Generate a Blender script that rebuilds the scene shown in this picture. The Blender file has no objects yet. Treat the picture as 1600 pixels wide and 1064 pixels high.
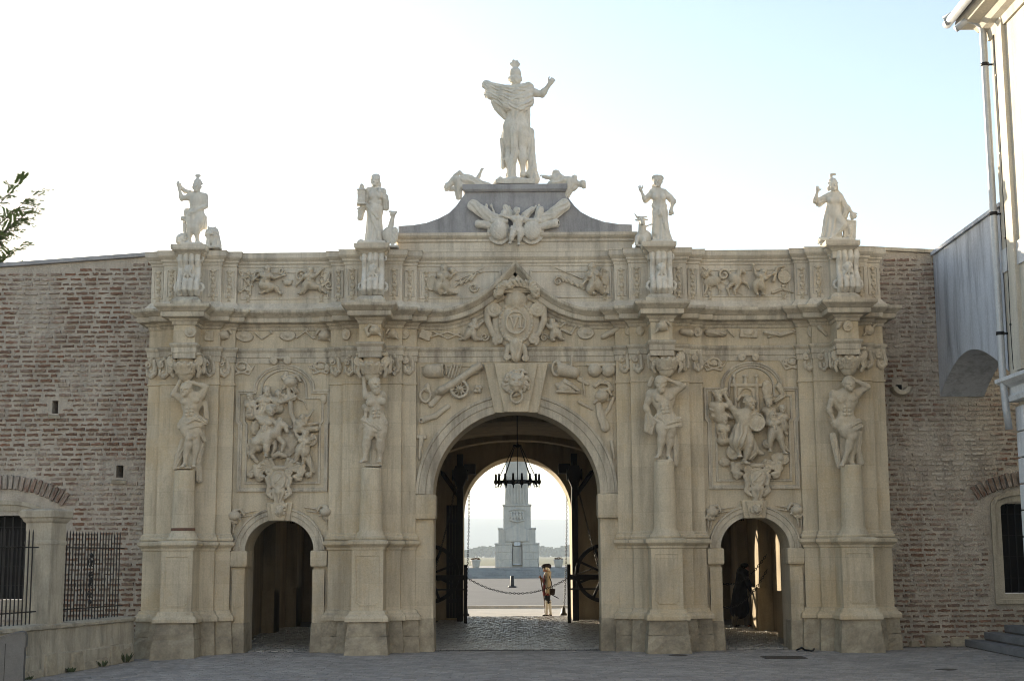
import bpy, math, random
import numpy as np
from mathutils import Vector, Matrix
random.seed(7)
S = bpy.context.scene
C = S.collection
# ---------------------------------------------------------------- camera
F_PX, HORIZ, ROLL, EYE, CAMY, YAW = 2222.0, 336.0, 0.0055, 1.78, -27.4, 6 / 2222.0
TILT = math.atan(HORIZ / F_PX)
def _basis():
    st, ct = math.sin(TILT), math.cos(TILT)
    fw, up, r = Vector((0, ct, st)), Vector((0, -st, ct)), Vector((1, 0, 0))
    r2 = math.cos(ROLL) * r - math.sin(ROLL) * up
    u2 = math.cos(ROLL) * up + math.sin(ROLL) * r
    z = Matrix.Rotation(YAW, 3, 'Z')
    return z @ r2, z @ u2, z @ fw
CR, CU, CW = _basis()
cam = bpy.data.cameras.new('camera')
cam.sensor_width = 36; cam.lens = 36 * F_PX / 1600; cam.clip_end = 20000; cam.clip_start = 0.1
co = bpy.data.objects.new('camera', cam); C.objects.link(co)
m = Matrix((CR, CU, -CW)).transposed().to_4x4(); m.translation = (0, CAMY, EYE)
co.matrix_world = m
S.camera = co
# ---------------------------------------------------------------- world, sun, exposure
SUN_AZ, SUN_EL = math.radians(36), math.radians(11)      # azimuth: left of the gate's axis, behind it
w = bpy.data.worlds.new('World'); S.world = w; w.use_nodes = True
nt = w.node_tree
sky = nt.nodes.new('ShaderNodeTexSky'); sky.sky_type = 'NISHITA'; sky.sun_disc = False
sky.sun_elevation = SUN_EL; sky.sun_rotation = -SUN_AZ
sky.air_density = 1.0; sky.dust_density = .9; sky.ozone_density = 1.1
nt.links.new(sky.outputs[0], nt.nodes['Background'].inputs[0])
nt.nodes['Background'].inputs[1].default_value = 0.09
sl = bpy.data.lights.new('sun', 'SUN'); sl.energy = 5.0; sl.angle = math.radians(0.5); sl.color = (1.0, 0.86, 0.66)
so = bpy.data.objects.new('sun', sl); C.objects.link(so)
sd = Vector((-math.sin(SUN_AZ) * math.cos(SUN_EL), math.cos(SUN_AZ) * math.cos(SUN_EL), math.sin(SUN_EL)))
so.rotation_euler = sd.to_track_quat('Z', 'Y').to_euler(); so.location = (-60, 80, 40)
S.view_settings.view_transform = 'Standard'; S.view_settings.look = 'None'
S.view_settings.gamma = 1; S.view_settings.use_curve_mapping = False
S.view_settings.exposure = 1.76
S.render.engine = 'CYCLES'
S.cycles.use_denoising = True; S.cycles.denoising_prefilter = 'ACCURATE'; S.cycles.filter_width = 1.0
S.cycles.max_bounces = 6; S.cycles.diffuse_bounces = 3; S.cycles.volume_bounces = 1
S.cycles.use_adaptive_sampling = True
# ---------------------------------------------------------------- measuring helpers
def P(u, v, Y):
    """world X, Z of photo pixel (u, v) on the plane Y"""
    d = CR * ((u - 800) / F_PX) + CU * ((532 - v) / F_PX) + CW
    k = (Y - CAMY) / d.y
    return d.x * k, EYE + d.z * k
# ---------------------------------------------------------------- object helpers
def link(name, me, parent=None, mat=None):
    o = bpy.data.objects.new(name, me); C.objects.link(o)
    if parent is not None: o.parent = parent
    if mat is not None and me is not None and not me.materials: me.materials.append(mat)
    return o
def tag(o, label, cat, group=None):
    o['label'] = label; o['category'] = cat
    if group: o['group'] = group
    return o
def thing(name, label, cat, group=None, loc=(0, 0, 0), rz=0):
    o = bpy.data.objects.new(name, None); C.objects.link(o)
    o.location = loc; o.rotation_euler = (0, 0, rz); o.empty_display_size = 0.2
    return tag(o, label, cat, group)
def inv(o):      # parts are written in world metres: undo an Empty's own place
    return Matrix.Translation(o.location).inverted() if o is not None else Matrix.Identity(4)
class MB:
    """mesh collector"""
    def __init__(s): s.v = []; s.f = []; s.sm = []
    def add(s, vs, fs, smooth=False):
        n = len(s.v); s.v.extend([tuple(p) for p in vs]); s.f.extend([tuple(i + n for i in f) for f in fs]); s.sm.extend([smooth] * len(fs)); return s
    def box(s, x0, x1, y0, y1, z0, z1):
        return s.add([(x0,y0,z0),(x1,y0,z0),(x1,y1,z0),(x0,y1,z0),(x0,y0,z1),(x1,y0,z1),(x1,y1,z1),(x0,y1,z1)],
            [(3,2,1,0),(4,5,6,7),(0,1,5,4),(1,2,6,5),(2,3,7,6),(3,0,4,7)])
    def bar(s, a, b, wx, wy=None):
        a, b = Vector(a), Vector(b); d = (b - a).normalized()
        r = Vector((0, 0, 1)) if abs(d.z) < .9 else Vector((0, 1, 0))
        p = d.cross(r).normalized() * wx / 2; q = d.cross(p).normalized() * (wy or wx) / 2
        return s.add([a-p-q,a+p-q,a+p+q,a-p+q,b-p-q,b+p-q,b+p+q,b-p+q],[(3,2,1,0),(4,5,6,7),(0,1,5,4),(1,2,6,5),(2,3,7,6),(3,0,4,7)])
    def tube(s, pts, r, n=8, closed=False, caps=True):
        pts = [Vector(p) for p in pts]; k = len(pts); rr = r if isinstance(r, (list, tuple)) else [r] * k
        vs = []; pn = None
        for i, p in enumerate(pts):
            if closed: t = (pts[(i+1) % k] - pts[i-1])
            else: t = pts[min(i+1, k-1)] - pts[max(i-1, 0)]
            t.normalize()
            if pn is None:
                pn = t.orthogonal().normalized()
            pn = (pn - t * pn.dot(t)).normalized(); b = t.cross(pn)
            for j in range(n):
                a = 2 * math.pi * j / n; vs.append(p + (pn * math.cos(a) + b * math.sin(a)) * rr[i])
        fs = []
        for i in range(k if closed else k - 1):
            for j in range(n):
                i2 = (i + 1) % k; fs.append((i*n+j, i*n+(j+1)%n, i2*n+(j+1)%n, i2*n+j))
        if caps and not closed: fs.append(tuple(range(n))[::-1]); fs.append(tuple((k-1)*n+j for j in range(n)))
        return s.add(vs, fs, True)
    def lathe(s, c, prof, n=20, axis=None):
        c = Vector(c); vs = []; k = len(prof)
        q = Vector((0,0,1)).rotation_difference(Vector(axis)) if axis else None
        for r, z in prof:
            for j in range(n):
                a = 2*math.pi*j/n; p = Vector((r*math.cos(a), r*math.sin(a), z))
                if q: p = q @ p
                vs.append(c + p)
        fs = [(i*n+j, i*n+(j+1)%n, (i+1)*n+(j+1)%n, (i+1)*n+j) for i in range(k-1) for j in range(n)]
        fs.append(tuple(range(n))[::-1]); fs.append(tuple((k-1)*n+j for j in range(n)))
        return s.add(vs, fs, True)
    def prism(s, poly, y0, y1):
        """outline (x, z) given counter-clockwise seen from -Y, between two depths"""
        n = len(poly)
        vs = [(x, y0, z) for x, z in poly] + [(x, y1, z) for x, z in poly]
        fs = [tuple(range(n)), tuple(range(2*n-1, n-1, -1))] + [(i, i+n, (i+1)%n+n, (i+1)%n) for i in range(n)]
        return s.add(vs, fs)
    def sweep(s, path, prof, close=False):
        """moulding: profile (out, z) along a plan path (x, y) walked so that outward is on its right"""
        n = len(path); k = len(prof); vs = []
        for i in range(n):
            ns = []
            for a, b in ((i-1, i), (i, i+1)):
                if close or (0 <= a and b < n):
                    dx, dy = path[b % n][0]-path[a % n][0], path[b % n][1]-path[a % n][1]; l = math.hypot(dx, dy); ns.append((dy/l, -dx/l))
            if len(ns) == 1: mx, my = ns[0]
            else:
                d = 1 + ns[0][0]*ns[1][0] + ns[0][1]*ns[1][1]; mx, my = (ns[0][0]+ns[1][0])/d, (ns[0][1]+ns[1][1])/d
            for o, z in prof: vs.append((path[i][0]+mx*o, path[i][1]+my*o, z))
        fs = []
        for i in range(n if close else n-1):
            for j in range(k-1):
                i2 = (i+1) % n; fs.append((i*k+j, i2*k+j, i2*k+j+1, i*k+j+1))
        if not close:
            fs.append(tuple(range(k))); fs.append(tuple((n-1)*k+j for j in range(k-1, -1, -1)))
        return s.add(vs, fs)
    def sweep_xz(s, path, prof, y0=0.0, close=False):
        """moulding on the facade: profile (out toward -Y, offset to the path's left) along a path (x, z)"""
        n = len(path); k = len(prof); vs = []
        for i in range(n):
            ns = []
            for a, b in ((i-1, i), (i, i+1)):
                if close or (0 <= a and b < n):
                    dx, dz = path[b % n][0]-path[a % n][0], path[b % n][1]-path[a % n][1]; l = math.hypot(dx, dz) or 1; ns.append((-dz/l, dx/l))
            if len(ns) == 1: mx, mz = ns[0]
            else:
                d = max(.35, 1 + ns[0][0]*ns[1][0] + ns[0][1]*ns[1][1]); mx, mz = (ns[0][0]+ns[1][0])/d, (ns[0][1]+ns[1][1])/d
            for o, h in prof: vs.append((path[i][0]+mx*h, y0-o, path[i][1]+mz*h))
        fs = []
        for i in range(n if close else n-1):
            for j in range(k-1):
                i2 = (i+1) % n; fs.append((i*k+j, i2*k+j, i2*k+j+1, i*k+j+1))
        if not close:
            fs.append(tuple(range(k))); fs.append(tuple((n-1)*k+j for j in range(k-1, -1, -1)))
        return s.add(vs, fs)
    def mesh(s, name):
        me = bpy.data.meshes.new(name); me.from_pydata(s.v, [], s.f); me.update()
        if any(s.sm): me.polygons.foreach_set('use_smooth', s.sm)
        bm_fix(me); return me
    def build(s, name, mat, parent=None, bevel=0):
        me = s.mesh(name)
        o = link(name, me, parent, mat)
        if parent is not None: o.matrix_parent_inverse = inv(parent)
        if bevel:
            b = o.modifiers.new('bevel', 'BEVEL'); b.width = bevel; b.segments = 1; b.limit_method = 'ANGLE'
        return o
import bmesh
def bm_fix(me):
    bm = bmesh.new(); bm.from_mesh(me); bmesh.ops.recalc_face_normals(bm, faces=bm.faces); bm.to_mesh(me); bm.free()
def slab(mb, x0, x1, y0, y1, z0, z1, holes=(), n=24):
    """wall slab with round-headed openings (cx, half, spring[, rise])"""
    xs = x0
    for h in sorted(holes):
        cx, hw, sp = h[:3]; rise = h[3] if len(h) > 3 else hw
        mb.box(xs, cx-hw, y0, y1, z0, z1)
        arc = [(cx-hw*math.cos(math.pi*i/n), sp+rise*math.sin(math.pi*i/n)) for i in range(n+1)]
        for (xa, za), (xb, zb) in zip(arc[:-1], arc[1:]):
            mb.add([(xa,y0,za),(xb,y0,zb),(xb,y0,z1),(xa,y0,z1),(xa,y1,za),(xb,y1,zb),(xb,y1,z1),(xa,y1,z1)],
                   [(0,1,2,3),(5,4,7,6),(4,5,1,0),(3,2,6,7)])
        xs = cx+hw
    mb.box(xs, x1, y0, y1, z0, z1)
    return mb
# ---------------------------------------------------------------- materials
def ramp(nt, stops):
    r = nt.nodes.new('ShaderNodeValToRGB'); e = r.color_ramp.elements
    while len(e) < len(stops): e.new(.5)
    for x, (p, c) in zip(e, stops): x.position = p; x.color = (*c, 1) if len(c) == 3 else c
    return r
def material(name, col, rough=.85, col2=None, scale=3.0, fine=40.0, stain=None, stain_amt=.5, bump=.15, metal=0.0, per_piece=None, streak=True, spec=.3, patch=None, blocks=0):
    m = bpy.data.materials.new(name); m.use_nodes = True; nt = m.node_tree; N = nt.nodes; L = nt.links
    b = N['Principled BSDF']; b.inputs['Roughness'].default_value = rough; b.inputs['Metallic'].default_value = metal
    b.inputs['Specular IOR Level'].default_value = spec
    g = N.new('ShaderNodeNewGeometry')
    def noise(sc, det=4, vec=None, rough=.55):
        n = N.new('ShaderNodeTexNoise'); n.inputs['Scale'].default_value = sc; n.inputs['Detail'].default_value = det; n.inputs['Roughness'].default_value = rough
        L.new(vec or g.outputs['Position'], n.inputs['Vector']); return n
    def mixc(f, a, bb):
        x = N.new('ShaderNodeMix'); x.data_type = 'RGBA'
        for k, val in ((0, f), (6, a), (7, bb)):
            if isinstance(val, (tuple, float)): x.inputs[k].default_value = (*val, 1) if isinstance(val, tuple) else val
            else: L.new(val, x.inputs[k])
        return x.outputs[2]
    col2 = col2 or tuple(c*.78 for c in col)
    n1 = noise(scale, 5, rough=.65); r1 = ramp(nt, [(.32, (0,0,0)), (.68, (1,1,1))]); L.new(n1.outputs[0], r1.inputs[0])
    c = mixc(r1.outputs[0], col, col2)
    if per_piece:
        oi = N.new('ShaderNodeObjectInfo'); at = N.new('ShaderNodeAttribute'); at.attribute_name = 'tint'
        ad = N.new('ShaderNodeMath'); ad.operation = 'ADD'; L.new(oi.outputs['Random'], ad.inputs[0]); L.new(at.outputs['Fac'], ad.inputs[1])
        fr = N.new('ShaderNodeMath'); fr.operation = 'FRACT'; L.new(ad.outputs[0], fr.inputs[0])
        rp = ramp(nt, per_piece); L.new(fr.outputs[0], rp.inputs[0])
        c = mixc(.35, rp.outputs[0], c) if col != per_piece[0][1] else rp.outputs[0]
        c = mixc(.0, c, c)
    if stain:
        if streak:
            mp = N.new('ShaderNodeMapping'); mp.inputs['Scale'].default_value = (2.2, 2.2, .28); L.new(g.outputs['Position'], mp.inputs[0])
            n2 = noise(1.6, 6, mp.outputs[0], .7)
        else: n2 = noise(.9, 6, rough=.7)
        r2 = ramp(nt, [(.47, (0,0,0)), (.70, (stain_amt,)*3)]); L.new(n2.outputs[0], r2.inputs[0])
        c = mixc(r2.outputs[0], c, stain)
    if patch:
        n4 = noise(.55, 7, rough=.75); r4 = ramp(nt, [(.50, (0,0,0)), (.62, (.6,.6,.6))]); L.new(n4.outputs[0], r4.inputs[0]); c = mixc(r4.outputs[0], c, patch)
        n5 = noise(9, 5, rough=.8); r5 = ramp(nt, [(.52, (0,0,0)), (.75, (.45,.45,.45))]); L.new(n5.outputs[0], r5.inputs[0]); c = mixc(r5.outputs[0], c, tuple(x*.62 for x in col))
    if blocks:
        sx = N.new('ShaderNodeSeparateXYZ'); L.new(g.outputs['Position'], sx.inputs[0]); cx = N.new('ShaderNodeCombineXYZ'); L.new(sx.outputs[0], cx.inputs[0]); L.new(sx.outputs[2], cx.inputs[1])
        bt = N.new('ShaderNodeTexBrick'); bt.inputs['Scale'].default_value = 1; bt.inputs['Brick Width'].default_value = .82; bt.inputs['Row Height'].default_value = .43; bt.inputs['Mortar Size'].default_value = .004; bt.inputs['Mortar Smooth'].default_value = .6
        for k, vv in (('Color1',.90),('Color2',1.08),('Mortar',.80)): bt.inputs[k].default_value = (vv, vv*.99, vv*.97, 1)
        L.new(cx.outputs[0], bt.inputs['Vector']); mb_ = N.new('ShaderNodeMix'); mb_.data_type = 'RGBA'; mb_.blend_type = 'MULTIPLY'; mb_.inputs[0].default_value = blocks; L.new(c, mb_.inputs[6]); L.new(bt.outputs[0], mb_.inputs[7]); c = mb_.outputs[2]
        mp2 = N.new('ShaderNodeMapping'); mp2.inputs['Scale'].default_value = (5.5, 5.5, .22); L.new(g.outputs['Position'], mp2.inputs[0]); n6 = noise(1.5, 6, mp2.outputs[0], .7)
        r6 = ramp(nt, [(.54, (0,0,0)), (.72, (.5,.5,.5))]); L.new(n6.outputs[0], r6.inputs[0]); c = mixc(r6.outputs[0], c, tuple(x*.45 for x in col))
    n3 = noise(fine, 4, rough=.6)
    r3 = ramp(nt, [(.25, (.86,.86,.86)), (.75, (1.1,1.1,1.1))]); L.new(n3.outputs[0], r3.inputs[0])
    mu = N.new('ShaderNodeMix'); mu.data_type = 'RGBA'; mu.blend_type = 'MULTIPLY'; mu.inputs[0].default_value = 1
    L.new(c, mu.inputs[6]); L.new(r3.outputs[0], mu.inputs[7])
    L.new(mu.outputs[2], b.inputs['Base Color'])
    if bump:
        bp = N.new('ShaderNodeBump'); bp.inputs['Strength'].default_value = bump; bp.inputs['Distance'].default_value = .02
        ad = N.new('ShaderNodeMath'); ad.operation = 'ADD'; L.new(n1.outputs[0], ad.inputs[0]); L.new(n3.outputs[0], ad.inputs[1])
        L.new(ad.outputs[0], bp.inputs['Height']); L.new(bp.outputs[0], b.inputs['Normal'])
    m['c'] = 1
    return m
M = {}
M['stone'] = material('gate_limestone', (.63,.545,.405), .88, (.54,.465,.345), 1.6, 34, (.27,.225,.165), .6, .25, patch=(.54,.42,.255), blocks=.8)
M['carve'] = material('carved_limestone', (.62,.545,.42), .88, (.50,.43,.33), 4, 50, (.28,.24,.18), .45, .25, patch=(.55,.45,.31))
M['mould'] = material('moulding_limestone', (.64,.575,.455), .85, (.48,.42,.33), 3, 40, (.15,.13,.105), .85, .25, patch=(.40,.34,.26), blocks=.6)
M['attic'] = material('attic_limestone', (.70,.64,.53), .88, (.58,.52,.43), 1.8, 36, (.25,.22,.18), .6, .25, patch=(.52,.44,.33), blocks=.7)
M['grey'] = material('gable_stone', (.42,.41,.41), .85, (.31,.305,.31), 2.4, 40, (.13,.13,.13), .6, .12)
M['statue'] = material('statue_limestone', (.76,.71,.62), .8, (.63,.585,.50), 5, 60, (.3,.28,.24), .5, .2, patch=(.55,.52,.46))
M['plinth'] = material('weathered_plinth_stone', (.46,.395,.285), .9, (.27,.23,.17), 4.5, 26, (.13,.11,.08), .7, .7, streak=False)
M['mortar'] = material('lime_mortar', (.54,.48,.40), .95, (.40,.345,.28), 3.5, 26, (.20,.17,.14), .5, 1.0)
BR = [(0,(.13,.085,.06)),(.22,(.23,.13,.082)),(.45,(.18,.115,.08)),(.6,(.28,.215,.16)),(.8,(.16,.11,.08)),(.92,(.28,.135,.08)),(1,(.21,.145,.105))]
def brick_material(name, lime_lo, lime_hi, zlo=None, lime=(.52,.47,.40)):
    m = material(name, (.2,.1,.07), .93, (.12,.075,.055), 6, 40, None, bump=.5, per_piece=BR)
    nt = m.node_tree; N = nt.nodes; L = nt.links; b = N['Principled BSDF']; src = b.inputs['Base Color'].links[0].from_socket
    g = N.new('ShaderNodeNewGeometry'); n = N.new('ShaderNodeTexNoise'); n.inputs['Scale'].default_value = .75; n.inputs['Detail'].default_value = 7; n.inputs['Roughness'].default_value = .72
    L.new(g.outputs['Position'], n.inputs['Vector']); r = ramp(nt, [(lime_lo, (0,0,0)), (lime_hi, (.92,.92,.92))]); L.new(n.outputs[0], r.inputs[0])
    x = N.new('ShaderNodeMix'); x.data_type = 'RGBA'; L.new(r.outputs[0], x.inputs[0]); L.new(src, x.inputs[6]); x.inputs[7].default_value = (*lime, 1); L.new(x.outputs[2], b.inputs['Base Color'])
    if zlo:      # less lime over the lower courses, so the bricks are darker there
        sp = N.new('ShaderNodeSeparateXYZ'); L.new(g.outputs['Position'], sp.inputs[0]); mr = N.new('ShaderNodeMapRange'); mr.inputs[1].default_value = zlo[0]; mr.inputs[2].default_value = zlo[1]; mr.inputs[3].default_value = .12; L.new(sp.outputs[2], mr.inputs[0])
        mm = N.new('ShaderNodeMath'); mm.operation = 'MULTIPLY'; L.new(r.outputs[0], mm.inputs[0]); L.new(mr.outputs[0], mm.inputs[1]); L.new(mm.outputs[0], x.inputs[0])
    return m
M['brick'] = brick_material('old_brick', .47, .66)
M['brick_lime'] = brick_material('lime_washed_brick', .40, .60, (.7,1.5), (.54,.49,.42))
M['paver'] = material('plaza_paver', (.33,.302,.278), .75, (.275,.252,.232), 1.2, 40, (.14,.13,.12), .55, .3, streak=False, per_piece=[(0,(.20,.183,.165)),(.5,(.285,.262,.24)),(1,(.37,.342,.312))])
M['joint'] = material('sand_joint', (.13,.12,.105), .95, bump=.4)
M['cobble'] = material('passage_cobble', (.36,.335,.29), .36, (.28,.26,.225), 2, 40, (.12,.11,.10), .4, .5, streak=False, per_piece=[(0,(.22,.205,.18)),(.5,(.34,.315,.275)),(1,(.46,.425,.37))])
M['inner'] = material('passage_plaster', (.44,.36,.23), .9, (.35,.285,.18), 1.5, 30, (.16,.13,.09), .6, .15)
M['iron'] = material('black_iron', (.012,.012,.013), .45, (.02,.018,.017), 8, 60, bump=.1, metal=.3, spec=.4)
M['wood'] = material('black_tarred_wood', (.022,.018,.015), .7, (.014,.012,.010), 6, 50, bump=.4)
M['steel'] = material('brushed_steel', (.16,.16,.158), .5, (.13,.13,.13), 6, 60, bump=.03, metal=.6)
M['zinc'] = material('zinc_pipe', (.55,.57,.59), .5, (.45,.47,.49), 5, 50, bump=.03, metal=.35)
M['cream'] = material('cream_render', (.66,.61,.51), .9, (.58,.53,.44), 1.5, 30, (.33,.30,.25), .55, .1)
M['white'] = material('white_render', (.78,.78,.78), .9, (.64,.64,.64), 2, 30, (.3,.29,.28), .5, .1)
M['bluegrey'] = material('grey_washed_render', (.60,.62,.66), .9, (.52,.54,.58), 1.2, 25, (.20,.21,.23), .75, .12)
M['fence'] = material('fence_render', (.50,.44,.34), .92, (.40,.35,.27), 2.2, 30, (.15,.135,.105), .75, .35)
M['marble'] = material('obelisk_stone', (.66,.60,.52), .75, (.54,.49,.42), 1.2, 20, (.34,.34,.35), .55, .1)
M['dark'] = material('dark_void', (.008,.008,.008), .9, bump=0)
# ---------------------------------------------------------------- carving: smooth-blended volumes meshed with surface nets
class Carve:
    """photo pixels: u right, v down, w toward the viewer; one mesh, one continuous surface"""
    def __init__(s, vox=1.2, k=1.5, wf=1.0, grain=.32): s.vox, s.k, s.wf, s.p, s.grain = vox*.9, k*.8, wf, [], grain
    def cap(s, a, b, ra, rb=None, k=None, op=1, fold=None, flat=1.0):
        rb = ra if rb is None else rb
        s.p.append(('c', np.array(a, float), np.array(b, float), ra, rb, s.k if k is None else k, op, fold, flat)); return s
    def ell(s, c, r, a=0, k=None, op=1, fold=None):
        s.p.append(('e', np.array(c, float), np.array(r, float), math.radians(a), None, s.k if k is None else k, op, fold, 1.0)); return s
    def box(s, c, h, a=0, rd=.6, k=None, op=1):
        s.p.append(('b', np.array(c, float), np.array(h, float), math.radians(a), rd, s.k if k is None else k, op, None, 1.0)); return s
    def path(s, pts, r, r2=None, **kw):
        n = len(pts) - 1; r2 = r if r2 is None else r2
        for i in range(n): s.cap(pts[i], pts[i+1], r + (r2-r)*i/n, r + (r2-r)*(i+1)/n, **kw)
        return s
    def spiral(s, c, r0, turns, rt, dirn=1, a0=0, r1=None, n=10):
        r1 = r0*.25 if r1 is None else r1; m = max(4, int(n*turns))
        pts = []
        for i in range(m+1):
            t = i/m; a = math.radians(a0) + dirn*2*math.pi*turns*t; r = r0 + (r1-r0)*t
            pts.append((c[0]+r*math.cos(a), c[1]+r*math.sin(a), c[2]+rt*.6*t))
        return s.path(pts, rt, rt*.85)
    def ring(s, c, rx, ry, rt, n=18, a=0):
        ca, sa = math.cos(math.radians(a)), math.sin(math.radians(a)); pts = []
        for i in range(n+1):
            x, y = rx*math.cos(2*math.pi*i/n), ry*math.sin(2*math.pi*i/n); pts.append((c[0]+x*ca-y*sa, c[1]+x*sa+y*ca, c[2]))
        return s.path(pts, rt)
    def field(s):
        lo = np.full(3, 1e9); hi = np.full(3, -1e9); bb = []
        for q in s.p:
            t, a, b = q[0], q[1], q[2]; m = q[5] + (q[7][0] if q[7] else 0) + 2.2*s.vox
            if t == 'c': r = max(q[3], q[4])*max(1, 1/ q[8] if q[8] < 1 else 1); l, h = np.minimum(a, b)-r-m, np.maximum(a, b)+r+m
            elif t == 'e': e = np.array([max(b[0], b[1]), max(b[0], b[1]), b[2]]) if q[3] else b; l, h = a-e-m, a+e+m
            else: d = math.hypot(b[0], b[1]); e = np.array([d, d, b[2]]) if q[3] else b; l, h = a-e-m, a+e+m
            bb.append((l, h))
            if q[6] > 0: lo = np.minimum(lo, l); hi = np.maximum(hi, h)
        n = np.ceil((hi-lo)/s.vox).astype(int)+1
        D = np.full(n, 60.0, np.float32)
        ax = [(lo[i]+s.vox*np.arange(n[i])).astype(np.float32) for i in range(3)]
        for q, (l, h) in zip(s.p, bb):
            i0 = np.clip(np.floor((l-lo)/s.vox).astype(int), 0, n); i1 = np.clip(np.ceil((h-lo)/s.vox).astype(int)+1, 0, n)
            if (i1 <= i0).any(): continue
            U = ax[0][i0[0]:i1[0], None, None]; V = ax[1][None, i0[1]:i1[1], None]; W = ax[2][None, None, i0[2]:i1[2]]
            t, a, b, k, op, fo = q[0], q[1], q[2], q[5], q[6], q[7]
            if t == 'c':
                ab = b-a; ll = float(ab @ ab) or 1e-6; x, y, z = U-a[0], V-a[1], W-a[2]
                tt = np.clip((x*ab[0]+y*ab[1]+z*ab[2])/ll, 0, 1)
                x, y, z = x-tt*ab[0], y-tt*ab[1], (z-tt*ab[2])/q[8]
                d = np.sqrt(x*x+y*y+z*z) - (q[3]+(q[4]-q[3])*tt)
                if fo:
                    axd = ab/math.sqrt(ll); e1 = np.cross(axd, (0,0,1.0)); e1 /= (np.linalg.norm(e1) or 1); e2 = np.cross(axd, e1)
                    th = np.arctan2(x*e2[0]+y*e2[1]+z*e2[2], x*e1[0]+y*e1[1]+z*e1[2])
                    d = d - fo[0]*(np.sin(fo[1]*th + fo[2]*tt + 1.3*np.sin(2.1*th+4*tt)))
            elif t == 'e':
                ca, sa = math.cos(q[3]), math.sin(q[3]); x, y, z = U-a[0], V-a[1], W-a[2]
                xx, yy = (x*ca+y*sa)/b[0], (-x*sa+y*ca)/b[1]; zz = z/b[2]
                r = np.sqrt(xx*xx+yy*yy+zz*zz)+1e-6; g = np.sqrt((xx/b[0])**2+(yy/b[1])**2+(zz/b[2])**2)+1e-6
                d = r*(r-1)/g
                if fo: d = d - fo[0]*np.sin(x*fo[1]+fo[2])*np.sin(y*fo[1]*.9+1)*np.cos(z*fo[1]*.8)
            else:
                ca, sa = math.cos(q[3]), math.sin(q[3]); x, y, z = U-a[0], V-a[1], W-a[2]
                xx, yy, zz = np.abs(x*ca+y*sa)-b[0]+q[4], np.abs(-x*sa+y*ca)-b[1]+q[4], np.abs(z)-b[2]+q[4]
                d = np.sqrt(np.maximum(xx,0)**2+np.maximum(yy,0)**2+np.maximum(zz,0)**2)+np.minimum(np.maximum(np.maximum(xx,yy),zz),0)-q[4]
            sub = D[i0[0]:i1[0], i0[1]:i1[1], i0[2]:i1[2]]
            k = max(k, .01)
            if op > 0: hh = np.maximum(k-np.abs(sub-d), 0)/k; sub[...] = np.minimum(sub, d)-hh*hh*k*.25
            else: hh = np.maximum(k-np.abs(sub+d), 0)/k; sub[...] = np.maximum(sub, -d)+hh*hh*k*.25
        if s.grain:
            rg = np.random.default_rng(len(s.p)+int(abs(lo[0])))
            for f_, a_ in ((.55,.5),(.9,.32),(1.5,.22)):
                for _ in range(2):
                    q = rg.normal(size=3); q *= f_/np.linalg.norm(q); q2 = rg.normal(size=3); q2 *= f_/np.linalg.norm(q2); p1, p2 = rg.uniform(0,6.3,2)
                    D += (s.grain*a_)*(np.sin(q[0]*ax[0]+p1)[:,None,None]*np.cos(q[1]*ax[1]+p2)[None,:,None] + np.sin(q2[0]*ax[0]+q2[1]*0+p2)[:,None,None]*np.sin(q2[2]*ax[2]*1.3+p1)[None,None,:]).astype(np.float32)
        return D, lo
    def mesh(s, name, u0, v0, Y0, relief=False):
        """put pixel (u0, v0) on plane Y0; photo pixels become metres at that distance"""
        D, lo = s.field()
        if relief:   # drop what lies behind the wall face
            z0 = int((0-1.5-lo[2])/s.vox)
            if z0 > 0: D = D[:, :, z0:]; lo = lo + np.array([0, 0, z0*s.vox])
        V, Q = nets(D)
        V = V*s.vox + lo
        X0, Z0 = P(u0, v0, Y0); X1, _ = P(u0+10, v0, Y0); _, Z1 = P(u0, v0+10, Y0)
        sx, sz = (X1-X0)/10, (Z1-Z0)/10
        W = np.stack([X0+(V[:,0]-u0)*sx, Y0-V[:,2]*sx*s.wf, Z0+(V[:,1]-v0)*sz], 1)
        me = bpy.data.meshes.new(name)
        me.vertices.add(len(W)); me.vertices.foreach_set('co', W.astype(np.float32).ravel())
        me.loops.add(len(Q)*4); me.loops.foreach_set('vertex_index', Q.astype(np.int32).ravel())
        me.polygons.add(len(Q)); me.polygons.foreach_set('loop_start', np.arange(0, len(Q)*4, 4, dtype=np.int32))
        me.polygons.foreach_set('use_smooth', np.ones(len(Q), bool))
        me.update(); me.validate(); return me
    def build(s, name, mat, u0, v0, Y0, parent=None, relief=False):
        o = link(name, s.mesh(name, u0, v0, Y0, relief), parent, mat)
        if parent is not None: o.matrix_parent_inverse = inv(parent)
        return o
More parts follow.
